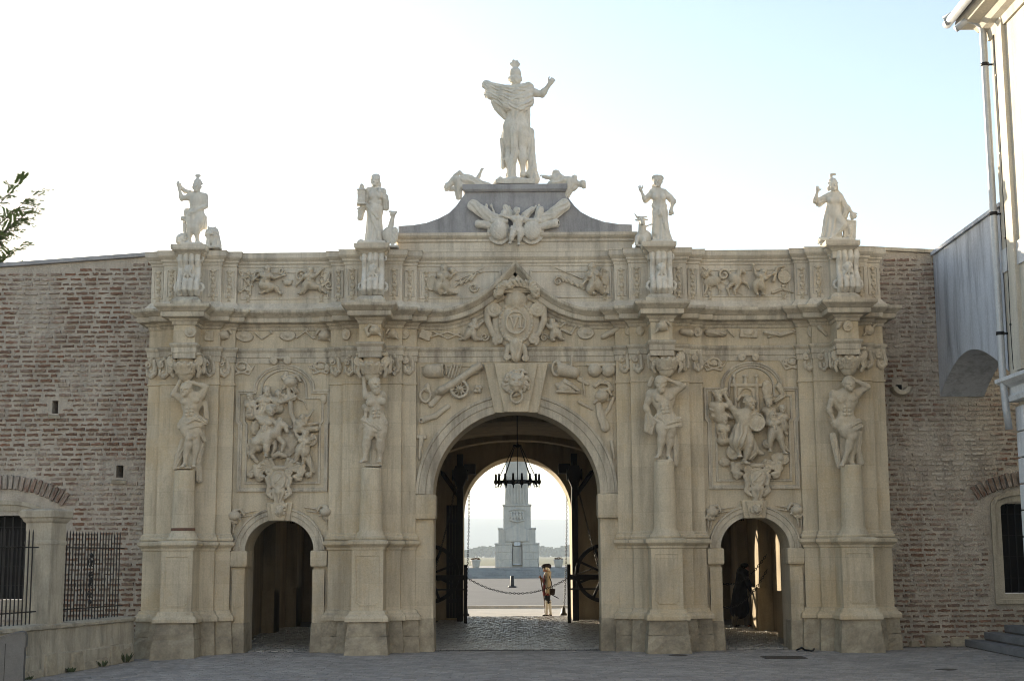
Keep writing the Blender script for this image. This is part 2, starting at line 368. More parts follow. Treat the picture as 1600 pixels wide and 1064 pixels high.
def nets(D):
    ins = D < 0; n = D.shape
    c = [ins[i:n[0]-1+i, j:n[1]-1+j, k:n[2]-1+k] for i in (0,1) for j in (0,1) for k in (0,1)]
    cnt = np.zeros(c[0].shape, np.int8)
    for a in c: cnt += a
    act = (cnt > 0) & (cnt < 8)
    I, J, K = np.nonzero(act)
    idx = np.full(act.shape, -1, np.int64); idx[I, J, K] = np.arange(len(I))
    val = {(i,j,k): D[I+i, J+j, K+k] for i in (0,1) for j in (0,1) for k in (0,1)}
    acc = np.zeros((len(I), 3)); num = np.zeros(len(I))
    cs = list(val)
    for a in cs:
        for axis in range(3):
            if a[axis]: continue
            b = list(a); b[axis] = 1; b = tuple(b)
            da, db = val[a], val[b]; cr = (da < 0) != (db < 0)
            t = np.where(cr, da/np.where(cr, da-db, 1), 0)
            for x in range(3): acc[:, x] += np.where(cr, a[x] + (t if x == axis else 0), 0)
            num += cr
    V = acc/np.maximum(num, 1)[:, None] + np.stack([I, J, K], 1)
    Q = []
    for axis in range(3):
        o1, o2 = [x for x in range(3) if x != axis]
        sl0 = [slice(None)]*3; sl1 = [slice(None)]*3; sl0[axis] = slice(0, -1); sl1[axis] = slice(1, None)
        for o in (o1, o2): sl0[o] = slice(1, -1); sl1[o] = slice(1, -1)
        A, B = ins[tuple(sl0)], ins[tuple(sl1)]
        for flip, mask in ((0, A & ~B), (1, B & ~A)):
            e = np.nonzero(mask)
            if not len(e[0]): continue
            e = list(e); e[o1] = e[o1]+1; e[o2] = e[o2]+1
            def cell(d1, d2):
                q = list(e); q[o1] = q[o1]-d1; q[o2] = q[o2]-d2; return idx[q[0], q[1], q[2]]
            q = np.stack([cell(1,1), cell(0,1), cell(0,0), cell(1,0)], 1)
            # the pixel frame (right, down, toward) is right-handed once mapped; axis 1 turns the other way round
            if (flip == 1) != (axis == 1): q = q[:, ::-1]
            Q.append(q)
    Q = np.concatenate(Q); Q = Q[(Q >= 0).all(1)]
    return V, Q
def vec(*a): return np.array(a, float)
def lerp(a, b, t): return np.array(a)+(np.array(b)-np.array(a))*t
def head(s, c, H, yaw=0, beard=False, hair=True, tilt=0, back=False):
    """yaw: degrees the face turns to the photo's right"""
    c = vec(*c); y = math.radians(yaw); f = vec(math.sin(y), 0, math.cos(y)); r = vec(math.cos(y), 0, -math.sin(y)); d = vec(0, 1, 0)
    if back: f = -f; r = -r
    s.ell(c+d*-.06*H, (.37*H, .44*H, .40*H)); s.ell(c+f*.08*H+d*.22*H, (.27*H, .30*H, .30*H), k=H*.15)
    for e in (-1, 1):
        s.ell(c+f*.36*H+r*e*.15*H+d*.02*H, (.085*H, .055*H, .10*H), op=-1, k=.04*H)
        s.ell(c+f*.33*H+r*e*.15*H+d*.03*H, (.05*H, .04*H, .04*H), k=.02*H)
        s.cap(c+f*.37*H+r*e*.06*H-d*.06*H, c+f*.33*H+r*e*.25*H-d*.05*H, .05*H, .04*H, k=.04*H)
        s.ell(c+r*e*.37*H+d*.04*H, (.06*H, .11*H, .07*H), k=.03*H)
        s.ell(c+f*.24*H+r*e*.2*H+d*.17*H, (.1*H, .1*H, .1*H), k=.1*H)
    s.cap(c+f*.38*H-d*.03*H, c+f*.47*H+d*.14*H, .045*H, .07*H, k=.05*H)
    s.cap(c+f*.37*H-r*.09*H+d*.26*H, c+f*.37*H+r*.09*H+d*.26*H, .04*H, k=.03*H)
    s.cap(c+f*.36*H-r*.07*H+d*.31*H, c+f*.36*H+r*.07*H+d*.31*H, .04*H, k=.03*H)
    s.ell(c+f*.31*H+d*.42*H, (.13*H, .1*H, .12*H), k=.1*H)
    if beard:
        s.ell(c+f*.24*H+d*.48*H, (.26*H, .26*H, .22*H), k=.1*H, fold=(.045*H, 7/H*1.6, 0)); 
        s.cap(c+f*.4*H-r*.16*H+d*.25*H, c+f*.4*H+r*.16*H+d*.25*H, .06*H, k=.03*H)
    if hair:
        s.ell(c-f*.06*H-d*.16*H, (.42*H, .40*H, .43*H), k=.04*H, fold=(.06*H, 11/H, 1))
def hand(s, wr, dirn, H, side=1, curl=.5, f=(0, 0, 1)):
    d = vec(*dirn); d /= np.linalg.norm(d) or 1; f = vec(*f); p = np.cross(d, f); p /= np.linalg.norm(p) or 1; f = np.cross(p, d)
    wr = vec(*wr); c = wr+d*.22*H
    s.ell(c, (.17*H, .17*H, .13*H), k=.12*H); s.cap(wr, c, .11*H, .15*H, k=.1*H)
    for i, l in enumerate((.26, .32, .30, .23)):
        b = c+d*.12*H+p*(i-1.5)*.09*H; m = b+d*l*.55*H*(1-curl*.3)-f*curl*.08*H; e = m+d*l*.45*H*(1-curl*.9)-f*curl*.24*H
        s.cap(b, m, .055*H, .05*H, k=.02*H); s.cap(m, e, .05*H, .04*H, k=.02*H)
    b = c+p*side*.16*H-d*.06*H; m = b+(p*side*.13+d*.12)*H; s.cap(b, m, .065*H, .055*H, k=.04*H); s.cap(m, m+(d*.13+p*side*.01-f*.05)*H, .055*H, .045*H, k=.02*H)
def foot(s, an, toe, H):
    an, toe = vec(*an), vec(*toe); d = (toe-an); l = np.linalg.norm(d) or 1; d /= l; p = np.cross(d, (0, 1, 0)); p /= np.linalg.norm(p) or 1
    s.ell(an-d*.08*H+vec(0, .06*H, 0), (.16*H, .16*H, .18*H), k=.1*H); s.cap(an, toe, .16*H, .12*H, k=.1*H)
    for i in range(5): q = toe+p*(i-2)*.075*H; s.cap(q, q+d*(.15-.02*abs(i-1))*H, .055*H, .045*H, k=.02*H)
def human(s, H, h, sl, sr, p, el=None, hl=None, er=None, hr=None, kl=None, fl=None, kr=None, fr=None, yaw=0, nude=True, beard=False, hair=True,
          back=False, female=False, toes=((-.1, .12, .45), (.1, .12, .45)), legs=True, curl=.5, hands=True, noface=False, fat=1.0, m=1.3, hs=1.12):
    G = H*m
    h, sl, sr, p = vec(*h), vec(*sl), vec(*sr), vec(*p); sg = -1 if back else 1
    n = (sl+sr)/2; ax = p-n; axn = ax/np.linalg.norm(ax); r = (sr-sl)/np.linalg.norm(sr-sl); f = np.cross(r, axn)*1.0
    if (f[2] < 0) != back: f = -f
    s.cap(lerp(n, h, .2)+vec(0, -.05*H, 0), h+vec(0, .2*H, 0), .23*H, .19*H, k=.15*H)
    if noface: s.ell(h, (.37*H, .47*H, .4*H)); 
    else: head(s, h+vec(0,-.04*H,(.12+.9*(hs-1.12))*H*(-1 if back else 1)), H*hs, yaw, beard, hair, back=back)
    ch = n+ax*.26; wd = np.linalg.norm(sr-sl)/2
    ang = math.degrees(math.atan2(r[1], r[0]))
    s.ell(ch, (min(wd*1.02, .85*G)*fat, .62*G, .44*G*fat), ang, k=.25*G); s.cap(n+ax*.12, n+ax*.7, .44*G, .42*G*fat, k=.3*G, flat=.85)
    s.ell(p-ax*.04, (.60*G*fat, .48*G, .44*G*fat), ang, k=.25*G)
    s.cap(sl, sr, .23*G, k=.25*G)
    for q in (sl, sr): s.ell(q, (.27*G, .29*G, .27*G), k=.15*G)
    if nude and not back:
        for e in (-1, 1):
            s.ell(ch+r*e*.3*G-axn*.08*G+f*.36*G, (.3*G, .24*G, .17*G), ang, k=.04*G)
            for j in range(3): s.ell(n+ax*(.5+.13*j)+r*e*.13*G+f*(.40)*G, (.12*G, .105*G, .10*G), ang, k=.03*G)
        s.cap(ch-axn*.2*G+f*.5*G, n+ax*.75+f*.47*G, .05*G, op=-1, k=.05*G)
        s.ell(n+ax*.82+f*.42*G, (.05*G, .06*G, .06*G), op=-1, k=.05*G)
    if female:
        for e in (-1, 1): s.ell(ch+r*e*.28*G+f*.36*G, (.22*G, .24*G, .2*G), k=.1*G)
    for a, b, c, sd in ((sl, el, hl, -1), (sr, er, hr, 1)):
        if b is None: continue
        b = vec(*b); s.cap(a, b, .21*G, .155*G, k=.12*G); s.ell(lerp(a, b, .5)+vec(0, 0, .06*G*sg), (.19*G, .19*G, .17*G), k=.12*G)
        if c is None: continue
        c = vec(*c); s.cap(b, c, .165*G, .10*G, k=.08*G); s.ell(lerp(b, c, .25), (.17*G,)*3, k=.1*G)
        if hands: hand(s, c, c-b, H, sd, curl)
    if legs:
        for sd, kx, fx, tx in ((-1, kl, fl, toes[0]), (1, kr, fr, toes[1])):
            if kx is None: continue
            hip = p+r*sd*.33*G+axn*.15*G; kx = vec(*kx); s.cap(hip, kx, .37*G*fat, .23*G, k=.2*G); s.ell(lerp(hip, kx, .45)+vec(0, 0, .05*G*sg), (.33*G, .4*G, .33*G), k=.2*G)
            s.ell(kx+vec(0, 0, .1*G*sg), (.19*G, .2*G, .18*G), k=.1*G)
            if fx is None: continue
            fx = vec(*fx); s.cap(kx, fx, .21*G, .12*G, k=.1*G); s.ell(lerp(kx, fx, .32)-vec(0, 0, .07*G*sg), (.22*G, .35*G, .22*G), k=.15*G)
            s.ell(lerp(kx, fx, .25), (.21*G, .3*G, .2*G), k=.15*G)
            foot(s, fx, fx+vec(*tx)*H*1.1, H*1.15)
def putto(s, H, h, p, el=None, hl=None, er=None, hr=None, kl=None, fl=None, kr=None, fr=None, yaw=0, w=5):
    h, p = vec(*h), vec(*p); n = lerp(h, p, .36); d = p-h; d /= np.linalg.norm(d); r = vec(-d[1], d[0], 0)*-1
    if r[0] < 0: r = -r
    human(s, H, h, n-r*.5*H, n+r*.5*H, p, el, hl, er, hr, kl, fl, kr, fr, yaw=yaw, fat=1.05, hands=H > 9)
# ================================================================ SETTING
def structure(o): o['kind'] = 'structure'; return o
def stuff(o): o['kind'] = 'stuff'; return o
# ground: one sheet out to the horizon
mg = material('esplanade_ground', (.125,.123,.122), .85, (.10,.10,.10), .35, 14, (.075,.075,.075), .5, .5, streak=False)
ground = structure(MB().add([(-10900,.9,-.02),(10900,.9,-.02),(10900,14000,-.02),(-10900,14000,-.02)],[(0,1,2,3)]).build('ground', mg))
def pieces(name, mat, cells, parent=None):
    """many small raised stones in one mesh: cells = (x0, x1, y0, y1, z0, height)"""
    V, Fc, T = [], [], []
    for (x0,x1,y0,y1,z0,h) in cells:
        n = len(V); b = min(x1-x0, y1-y0)*.12; j = lambda: random.uniform(-.003,.003)
        zt = [z0+h+j() for _ in range(4)]
        V += [(x0,y0,z0),(x1,y0,z0),(x1,y1,z0),(x0,y1,z0),(x0+b,y0+b,zt[0]),(x1-b,y0+b,zt[1]),(x1-b,y1-b,zt[2]),(x0+b,y1-b,zt[3])]
        Fc += [(n+4,n+5,n+6,n+7),(n,n+1,n+5,n+4),(n+1,n+2,n+6,n+5),(n+2,n+3,n+7,n+6),(n+3,n,n+4,n+7)]
        T += [random.random()]*8
    me = bpy.data.meshes.new(name); me.from_pydata(V, [], Fc); at = me.attributes.new('tint', 'FLOAT', 'POINT'); at.data.foreach_set('value', T)
    return link(name, me, parent, mat)
def gz(x): return -.05*min(max(0, -x-5.2), 5)      # the square falls a little toward the left
xs_ = (-9000,-30,-10.2,-8.5,-6.8,-5.2,30,9000)
plaza = structure(MB().add([(x,y,gz(x)-.005) for y in (-400,1.0) for x in xs_],[(i,i+1,i+9,i+8) for i in range(7)]).build('plaza_paving', M['joint']))
cells = []
y = -8.0; row = 0
while y < .35:
    x = -10.5 + (.1 if row % 2 else 0)
    while x < 11.5:
        lo = 0.9 if abs(x) > 6.7 else 0
        if y < lo: cells.append((x+.006, x+.194, y+.006, y+.094, gz(x+.1)-.006, .012+random.uniform(-.002,.003)))
        x += .2
    y += .1; row += 1
stuff(pieces('plaza_paver', M['paver'], cells))
passage = structure(MB().add([(-7.2,.9,0),(7.2,.9,0),(7.2,15.4,0),(-7.2,15.4,0)],[(0,1,2,3)]).build('passage_floor', M['joint']))
cells = []
for (xa, xb, ya, yb, sz) in ((-2.2, 2.2, .4, 15.3, .12), (2.2, 6.2, .2, 9.5, .15), (-6.2, -2.2, .2, 9.5, .15)):
    y = ya; row = 0
    while y < yb:
        x = xa + (sz/2 if row % 2 else 0)
        while x < xb:
            q = lambda: random.uniform(.004,.014)
            cells.append((x+q(), x+sz-q(), y+q(), y+sz-q(), 0.0, .018+random.uniform(-.006,.010))); x += sz
        y += sz; row += 1
stuff(pieces('passage_cobble', M['cobble'], cells))
mt = material('threshold_paving', (.50,.46,.40), .8, (.42,.39,.34), 1.5, 30, (.3,.28,.25), .5, .3, streak=False)
structure(MB().box(-9,9,15.4,22.2,-.3,-.002).build('bridge_pavement', mt))
structure(MB().box(-9,9,22.2,22.5,-.3,.09).build('kerb', M['marble']))
# obelisk terrace: steps and platform
ms = material('terrace_stone', (.38,.375,.365), .85, (.30,.295,.29), 1.5, 20, (.12,.12,.125), .5, .3, streak=False)
terr = structure(MB().box(-13,13,92,118,-.1,.80).build('terrace', ms))
for i in range(5):
    structure(MB().box(-13+.0*i,13,92-.45*(5-i),92-.45*(4-i)-.006,-.1,.133*(i+1)).build('terrace_step', ms))
# far plain, tree belt and hills
mh = material('hillside', (.06,.085,.045), .95, (.09,.10,.05), .004, .03, None, bump=0)
mf = material('valley_field', (.09,.105,.05), .95, (.13,.125,.07), .01, .1, None, bump=0)
mb = MB()
def ridge(name, y0, depth, hmax, seed, mat, xw, n=90):
    rnd = random.Random(seed); ph = [(rnd.uniform(.5, 6), rnd.uniform(0, 6.3), rnd.random()) for _ in range(7)]
    vs, fs = [], []
    K = 8
    for i in range(n+1):
        x = -xw+2*xw*i/n; t = x/xw
        h = hmax*(.78+.2*t+.12*sum(a*math.sin(f*3*t+p)/f**.6 for f, p, a in ph))
        for k in range(K+1):
            s = k/K; vs.append((x, y0+depth*s, -2+h*math.sin(math.pi*min(1, s*1.0))**1.2 * (1+.06*math.sin(9*t+5*s))))
    for i in range(n):
        for k in range(K): a = i*(K+1)+k; fs.append((a, a+K+1, a+K+2, a+1))
    return structure(MB().add(vs, fs, True).build(name, mat))
structure(MB().add([(-4000,230,-.012),(4000,230,-.012),(4000,3200,-.012),(-4000,3200,-.012)],[(0,1,2,3)]).build('valley_field', mf))
ridge('hill', 5000, 2200, 245, 3, mh, 8500)
ridge('hill', 7400, 2600, 270, 11, mh, 10500)
ml = material('belt_leaves', (.08,.11,.055), .9, (.11,.13,.07), .2, 1.5, None, bump=0)
rnd = random.Random(5); V, Fc = [], []
for i in range(7500):    # far tree belt: one mass of leaf clumps
    cx = rnd.uniform(-300, 300); cl = math.sin(cx*.11)+math.sin(cx*.047+2)+1.2*math.sin(cx*.023)
    hh = 11.5+1.8*cl; z = hh*rnd.random()**.6; cy = 1700+rnd.uniform(-9, 9); r = rnd.uniform(.9, 2.6)
    n = len(V); q = Matrix.Rotation(rnd.uniform(0,6.3), 3, 'Z') @ Matrix.Rotation(rnd.uniform(-1,1), 3, 'X')
    V += [tuple(Vector((cx,cy,z))+q@Vector(p)*r) for p in ((-1,0,-1),(1,0,-.8),(1.1,0,1),(-.7,.2,1.1))]; Fc.append((n,n+1,n+2,n+3))
me = bpy.data.meshes.new('tree_belt'); me.from_pydata(V, [], Fc); stuff(link('tree_belt', me, None, ml))
# haze: one closed box of even thin air round everything
hz = MB().box(-11000,11000,-420,14100,-6,330).build('haze', None); stuff(hz)
hm = bpy.data.materials.new('haze'); hm.use_nodes = True; N = hm.node_tree.nodes
N.remove(N['Principled BSDF']); pv = N.new('ShaderNodeVolumePrincipled'); pv.inputs['Density'].default_value = .00021; pv.inputs['Color'].default_value = (.80,.89,1,1); pv.inputs['Anisotropy'].default_value = .0
hm.node_tree.links.new(pv.outputs[0], N['Material Output'].inputs['Volume']); hz.data.materials.append(hm)
# ================================================================ THE GATE
XO, XI = 6.28, 2.76
gate = thing('city_gate', 'cream baroque stone gate with three arches, carved reliefs and balustrade attic', 'gate')
def part(mb, name, mat='stone', parent=None, bevel=0): return mb.build(name, M[mat] if isinstance(mat, str) else mat, parent or gate, bevel)
# front wall with its three openings
front = MB(); slab(front, -7.05, 7.05, 0, .9, -.3, 6.51, [(-4.53,.655,1.90,.60),(0,1.60,2.95),(4.53,.655,1.90,.60)], 28)
front = part(front, 'front_wall')
# the passage behind it: rear wall, piers between the aisles, side walls, vaults
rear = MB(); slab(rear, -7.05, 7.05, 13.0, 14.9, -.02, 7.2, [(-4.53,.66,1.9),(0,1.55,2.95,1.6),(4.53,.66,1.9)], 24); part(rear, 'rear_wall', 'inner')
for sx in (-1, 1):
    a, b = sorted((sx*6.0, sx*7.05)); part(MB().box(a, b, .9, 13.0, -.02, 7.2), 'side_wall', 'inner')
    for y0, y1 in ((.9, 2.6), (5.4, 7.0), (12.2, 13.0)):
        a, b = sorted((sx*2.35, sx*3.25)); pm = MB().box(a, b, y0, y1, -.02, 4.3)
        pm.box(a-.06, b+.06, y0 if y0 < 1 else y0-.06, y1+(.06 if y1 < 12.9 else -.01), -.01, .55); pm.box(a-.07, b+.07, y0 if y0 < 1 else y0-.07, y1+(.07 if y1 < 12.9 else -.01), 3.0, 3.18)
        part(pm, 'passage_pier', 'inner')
    # pilasters along the aisle walls
    for y0 in (3.2, 6.6, 10.0):
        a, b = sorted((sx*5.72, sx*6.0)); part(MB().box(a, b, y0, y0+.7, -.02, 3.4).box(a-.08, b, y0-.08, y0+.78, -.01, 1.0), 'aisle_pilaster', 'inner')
def vault(x0, x1, zs, rise, name, n=20, y0=.9, y1=13.0):
    mb = MB(); cx, hw = (x0+x1)/2, (x1-x0)/2
    for i in range(n):
        a, b = [math.pi*(i+k)/n for k in (0, 1)]
        pa, pb = (cx-hw*math.cos(a), zs+rise*math.sin(a)), (cx-hw*math.cos(b), zs+rise*math.sin(b))
        mb.add([(pa[0],y0,pa[1]),(pb[0],y0,pb[1]),(pb[0],y1,pb[1]),(pa[0],y1,pa[1]),(pa[0],y0,7.0),(pb[0],y0,7.0),(pb[0],y1,7.0),(pa[0],y1,7.0)],[(3,2,1,0),(4,5,6,7),(0,1,5,4),(2,3,7,6)])
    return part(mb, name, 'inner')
vault(-2.8, 2.8, 4.05, .95, 'nave_vault'); vault(-6.0, -2.8, 3.3, .8, 'aisle_vault'); vault(2.8, 6.0, 3.3, .8, 'aisle_vault')
for y in (5.4, 10.9):     # ribs across the nave
    mb = MB(); pts = [(2.45*math.cos(math.pi*(1-i/20)), 4.0+.86*math.sin(math.pi*i/20)) for i in range(21)]
    for (xa,za),(xb,zb) in zip(pts[:-1], pts[1:]): mb.add([(xa,y,za),(xb,y,zb),(xb,y,zb+.2),(xa,y,za+.2),(xa,y+.6,za),(xb,y+.6,zb),(xb,y+.6,zb+.2),(xa,y+.6,za+.2)],[(0,1,2,3),(7,6,5,4),(0,4,5,1)])
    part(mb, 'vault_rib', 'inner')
part(MB().box(-7.05,7.05,.62,14.9,7.2,7.42), 'roof_slab', 'grey')
# ------------------------------------------------ pier plans
def plan(xc, layers):
    """outline of a stepped pier: layers = [(half width, depth) ...] from the wall outward"""
    L = []; d0 = 0
    for hw, d in layers: L += [(xc-hw, -d0), (xc-hw, -d)]; d0 = d
    R = []; d0 = 0
    for hw, d in layers: R = [(xc+hw, -d), (xc+hw, -d0)] + R; d0 = d
    return L + R
LAY = [(.83,.12),(.56,.26)]
LOW = LAY + [(.29,.86)]
TOP = LAY + [(.20,.80)]
BASE = [(.42,0),(.42,.02)]
low_prof = [(0,.60),(.11,.60),(.11,.66),(.09,.70),(.05,.73),(.035,.78),(0,.80),(0,1.90),(.02,1.91),(.025,1.95),(.07,1.99),(.09,2.01),(.09,2.06),(.05,2.08),(0,2.09)]
for xc in (-XO, -XI, XI, XO):
    pl = plan(xc, LOW); pl = [(pl[0][0], .3)] + pl + [(pl[-1][0], .3)]
    pl[1:2] = []; pl[-2:-1] = []
    ped = part(MB().sweep(pl, low_prof).add([(x, y, 2.088) for x, y in pl], [tuple(range(len(pl)))]), 'pedestal')
    # sunk panel frame on the die
    fr = MB(); x0, x1, z0, z1, c = xc-.21, xc+.21, .90, 1.80, .05
    oc = [(x0+c,z0),(x1-c,z0),(x1-c,z0+c*.6),(x1,z0+c),(x1,z1),(x0,z1),(x0,z0+c),(x0+c,z0+c*.6)]
    fr.sweep_xz(oc, [(0,-.012),(.014,-.008),(.014,.008),(0,.012)], -.86, close=True); part(fr, 'panel_moulding', 'stone', ped)
    # rough plinth stones under each layer, battered outward
    rr = random.Random(int(xc*10)+50)
    def block(x0, x1, d0, d1, z0, z1, fl):
        """front face battered: d = depth at top, fl = spread at the bottom"""
        j = lambda a=.012: rr.uniform(-a, a)
        t0, t1 = (z1-.0)/.6, z0/.6; e1, e0 = fl*(1-z1/.6), fl*(1-z0/.6); mb = MB()
        nx, nz = max(2, int((x1-x0)/.09)), max(2, int((z1-z0)/.08)); idx = {}
        vs, fs = [], []
        for k in range(nz+1):
            for i in range(nx+1):
                s, t = i/nx, k/nz; e = e0+(e1-e0)*t; x = (x0-e*.6)+(x1-x0+1.2*e)*s; edge = i in (0, nx) or k in (0, nz)
                vs.append((x+j(.004), -(d1+e)+(rr.uniform(.0,.022) if edge else rr.uniform(-.010,.008)), z0+(z1-z0)*t+(j(.006) if edge else 0)))
        for k in range(nz):
            for i in range(nx): a = k*(nx+1)+i; fs.append((a, a+1, a+nx+2, a+nx+1))
        n = len(vs); B = [(i, 0) for i in range(nx+1)]+[(nx, k) for k in range(1, nz+1)]+[(i, nz) for i in range(nx-1, -1, -1)]+[(0, k) for k in range(nz-1, 0, -1)]
        bi = [k*(nx+1)+i for i, k in B]
        for q in bi: vs.append((vs[q][0], -d0+.3, vs[q][2]))
        for q in range(len(bi)): q2 = (q+1) % len(bi); fs.append((bi[q], n+q, n+q2, bi[q2]))
        return part(mb.add(vs, fs), 'plinth_stone', 'plinth')
    if xc in (-XO,): zs = [0, .30, .6]
    elif xc == XO: zs = [0, .6]
    else: zs = [0, .34, .6]
    lowz = -.2
    for z0, z1 in zip(zs[:-1], zs[1:]): block(xc-.345, xc+.345, .2, .93, z0 or lowz, z1-.004, .10)
    for sx in (-1, 1):
        a, b = sorted((xc+sx*.35, xc+sx*.60)); block(a, b, .1, .34, lowz, .598, .06)
        a, b = sorted((xc+sx*.605, xc+sx*.90)); block(a, b, 0, .20, lowz, .30, .05); block(a, b, 0, .20, .305, .598, .03)
    # pilaster layers above the pedestal
    pu = plan(xc, LAY); pu = [(pu[0][0], .3)] + pu[1:-1] + [(pu[-1][0], .3)]
    upp = [(0,2.09),(.05,2.09),(.06,2.12),(.05,2.15),(.03,2.17),(.03,2.20),(0,2.23),(0,5.05),(.02,5.06),(.02,5.09),(0,5.10),(0,5.5)]
    part(MB().sweep(pu, upp).add([(x, y, 5.5) for x, y in pu], [tuple(range(len(pu)))]), 'pilaster')
    # free column shaft that carries the carved figure
    ctop = {-XO: 3.40, -XI: 3.43, XI: 3.52, XO: 3.44}[xc]
    cm = MB().lathe((xc+.02, -.52, 0), [(.30,2.09),(.30,2.13),(.29,2.15),(.26,2.17),(.25,2.22),(.225,2.25),(.22,2.29),(.205,ctop-.5),(.19,ctop-.03),(.18,ctop)], 28)
    col_ = part(cm, 'column')
    if xc == -XO: part(MB().lathe((xc+.02,-.52,2.27), [(.222,0),(.224,.01),(.220,.055),(.215,.06)], 28), 'brick_band', material('bare_brick_band',(.20,.10,.065),.9,(.12,.07,.05),12,50,bump=.5), col_)
# side arches and main arch: jamb strips, imposts, archivolts
def archivolt(cx, hw, sp, rise, wd, name_parent, zb):
    K = 36; pts = [(cx+(hw+.0)*math.cos(math.pi*i/K), sp+rise*math.sin(math.pi*i/K)) for i in range(K+1)]
    prof = [(0,0),(.05,0),(.05,-wd*.42),(.075,-wd*.44),(.075,-wd*.80),(.10,-wd*.84),(.10,-wd*.98),(0,-wd)]
    part(MB().sweep_xz(pts, prof, 0.0), 'archivolt', 'mould')
    for sx in (-1, 1):
        a, b = sorted((cx+sx*(hw-.012), cx+sx*(hw+wd*1.0)))
        part(MB().box(a, b, -.075, .5, zb, sp-.42*wd/.26-.0).box(a+.02 if sx > 0 else a, b if sx > 0 else b-.02, -.09, .2, zb+.3, sp-.5*wd/.26-.02), 'jamb_strip')
        part(MB().sweep([(a-.01,.4),(a-.01,-.075),(b+.01,-.075),(b+.01,.4)], [(0,sp-.36*wd/.26),(.0,sp-.36*wd/.26),(.02,sp-.35*wd/.26),(.03,sp-.31*wd/.26),(.03,sp-.02),(.01,sp),(0,sp)]).box(a-.0,b+.0,-.07,.4,sp-.35*wd/.26,sp-.004), 'impost')
        # weathered foot stone of the jamb
        part(MB().add([(a-.03,-.14,0),(b+.03,-.14,0),(b+.03,.5,0),(a-.03,.5,0),(a-.012,-.10,zb),(b+.01,-.10,zb),(b+.01,.5,zb),(a-.012,.5,zb)],[(3,2,1,0),(4,5,6,7),(0,1,5,4),(1,2,6,5),(2,3,7,6),(3,0,4,7)]), 'plinth_stone', 'plinth', bevel=.012)
archivolt(0, 1.60, 2.95, 1.60, .34, None, .62)
for cx in (-4.53, 4.53): archivolt(cx, .655, 1.90, .60, .22, None, .55)
def keystone(cx, hb, ht, zb, zt, d):
    k = part(MB().prism([(cx-hb,zb),(cx+hb,zb),(cx+ht,zt),(cx-ht,zt)], -d, .3), 'keystone', 'stone', bevel=.008)
    part(MB().prism([(cx-hb*.55,zb+.006),(cx+hb*.55,zb+.006),(cx+ht*.68,zt-.01),(cx-ht*.68,zt-.01)], -d-.07, -d+.02), 'keystone_face', 'stone', k, .008)
    return k
key_main = keystone(0, .42, .62, 4.50, 5.46, .16)
key_side = [keystone(cx, .20, .25, 2.46, 2.80, .13) for cx in (-4.53, 4.53)]
# ------------------------------------------------ entablature
def full(layers, x0=-7.12, x1=7.12, yb=.9):
    pts = []
    for xc in (-XO, -XI, XI, XO): pts += plan(xc, layers)
    pts[0] = (pts[0][0], yb); pts[-1] = (pts[-1][0], yb)
    return pts
ent = full(TOP)
arch_prof = [(0,5.50),(.02,5.50),(.02,5.60),(.035,5.61),(.035,5.70),(.05,5.72),(.07,5.75),(.07,5.78),(0,5.80)]
part(MB().sweep(ent, arch_prof), 'architrave', 'mould')
part(MB().sweep(ent, [(0,5.79),(.004,5.80),(.004,6.14),(0,6.15)]), 'frieze')
cor = [(0,6.13),(.02,6.14),(.035,6.17),(.035,6.19),(.07,6.22),(.09,6.25),(.20,6.27),(.21,6.29),(.21,6.36),(.23,6.37),(.26,6.40),(.31,6.44),(.32,6.46),(.32,6.50),(0,6.52)]
i_cut = [i for i, p in enumerate(ent) if p[0] > 0][0]
left, right = ent[:i_cut] + [(-1.55, 0)], [(1.55, 0)] + ent[i_cut:]
for pth in (left, right): part(MB().sweep(pth, cor), 'cornice', 'mould')
# tops of the pier blocks
for xc in (-XO, -XI, XI, XO):
    part(MB().box(xc-.19, xc+.19, -.79, .1, 5.55, 6.2), 'entablature_block', 'stone')
# ogee hood over the middle
og = [(1.55,6.515),(1.46,6.515),(1.36,6.522),(1.15,6.57),(.94,6.65),(.78,6.735),(.62,6.845),(.48,6.955),(.36,7.075),(.24,7.21),(.12,7.34),(0,7.48)]
og = og + [(-x, z) for x, z in og[-2::-1]]
pr = [(o, z-6.515) for o, z in cor]
part(MB().sweep_xz(og[::-1], pr, 0.0), 'ogee_hood', 'mould')
# ------------------------------------------------ attic
TOPA = LAY + [(.19,.42)]
att = full(TOPA)
apr = [(0,6.50),(.10,6.52),(.10,6.56),(.06,6.60),(.02,6.66),(0,6.68),(0,7.39),(.015,7.40),(.02,7.44),(.05,7.47),(.05,7.50),(.09,7.54),(.11,7.57),(.11,7.65),(.12,7.67),(0,7.69)]
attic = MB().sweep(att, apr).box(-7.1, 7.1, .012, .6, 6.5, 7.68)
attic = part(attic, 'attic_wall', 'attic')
for xc in (-XO, -XI, XI, XO): part(MB().sweep([(xc-.19,.3),(xc-.19,-.60),(xc+.19,-.60),(xc+.19,.3)],[(0,7.53),(.05,7.58),(.13,7.62),(.14,7.65),(.14,7.72),(0,7.73)]).box(xc-.18,xc+.18,-.59,.3,7.4,7.69), 'pier_cap', 'attic')
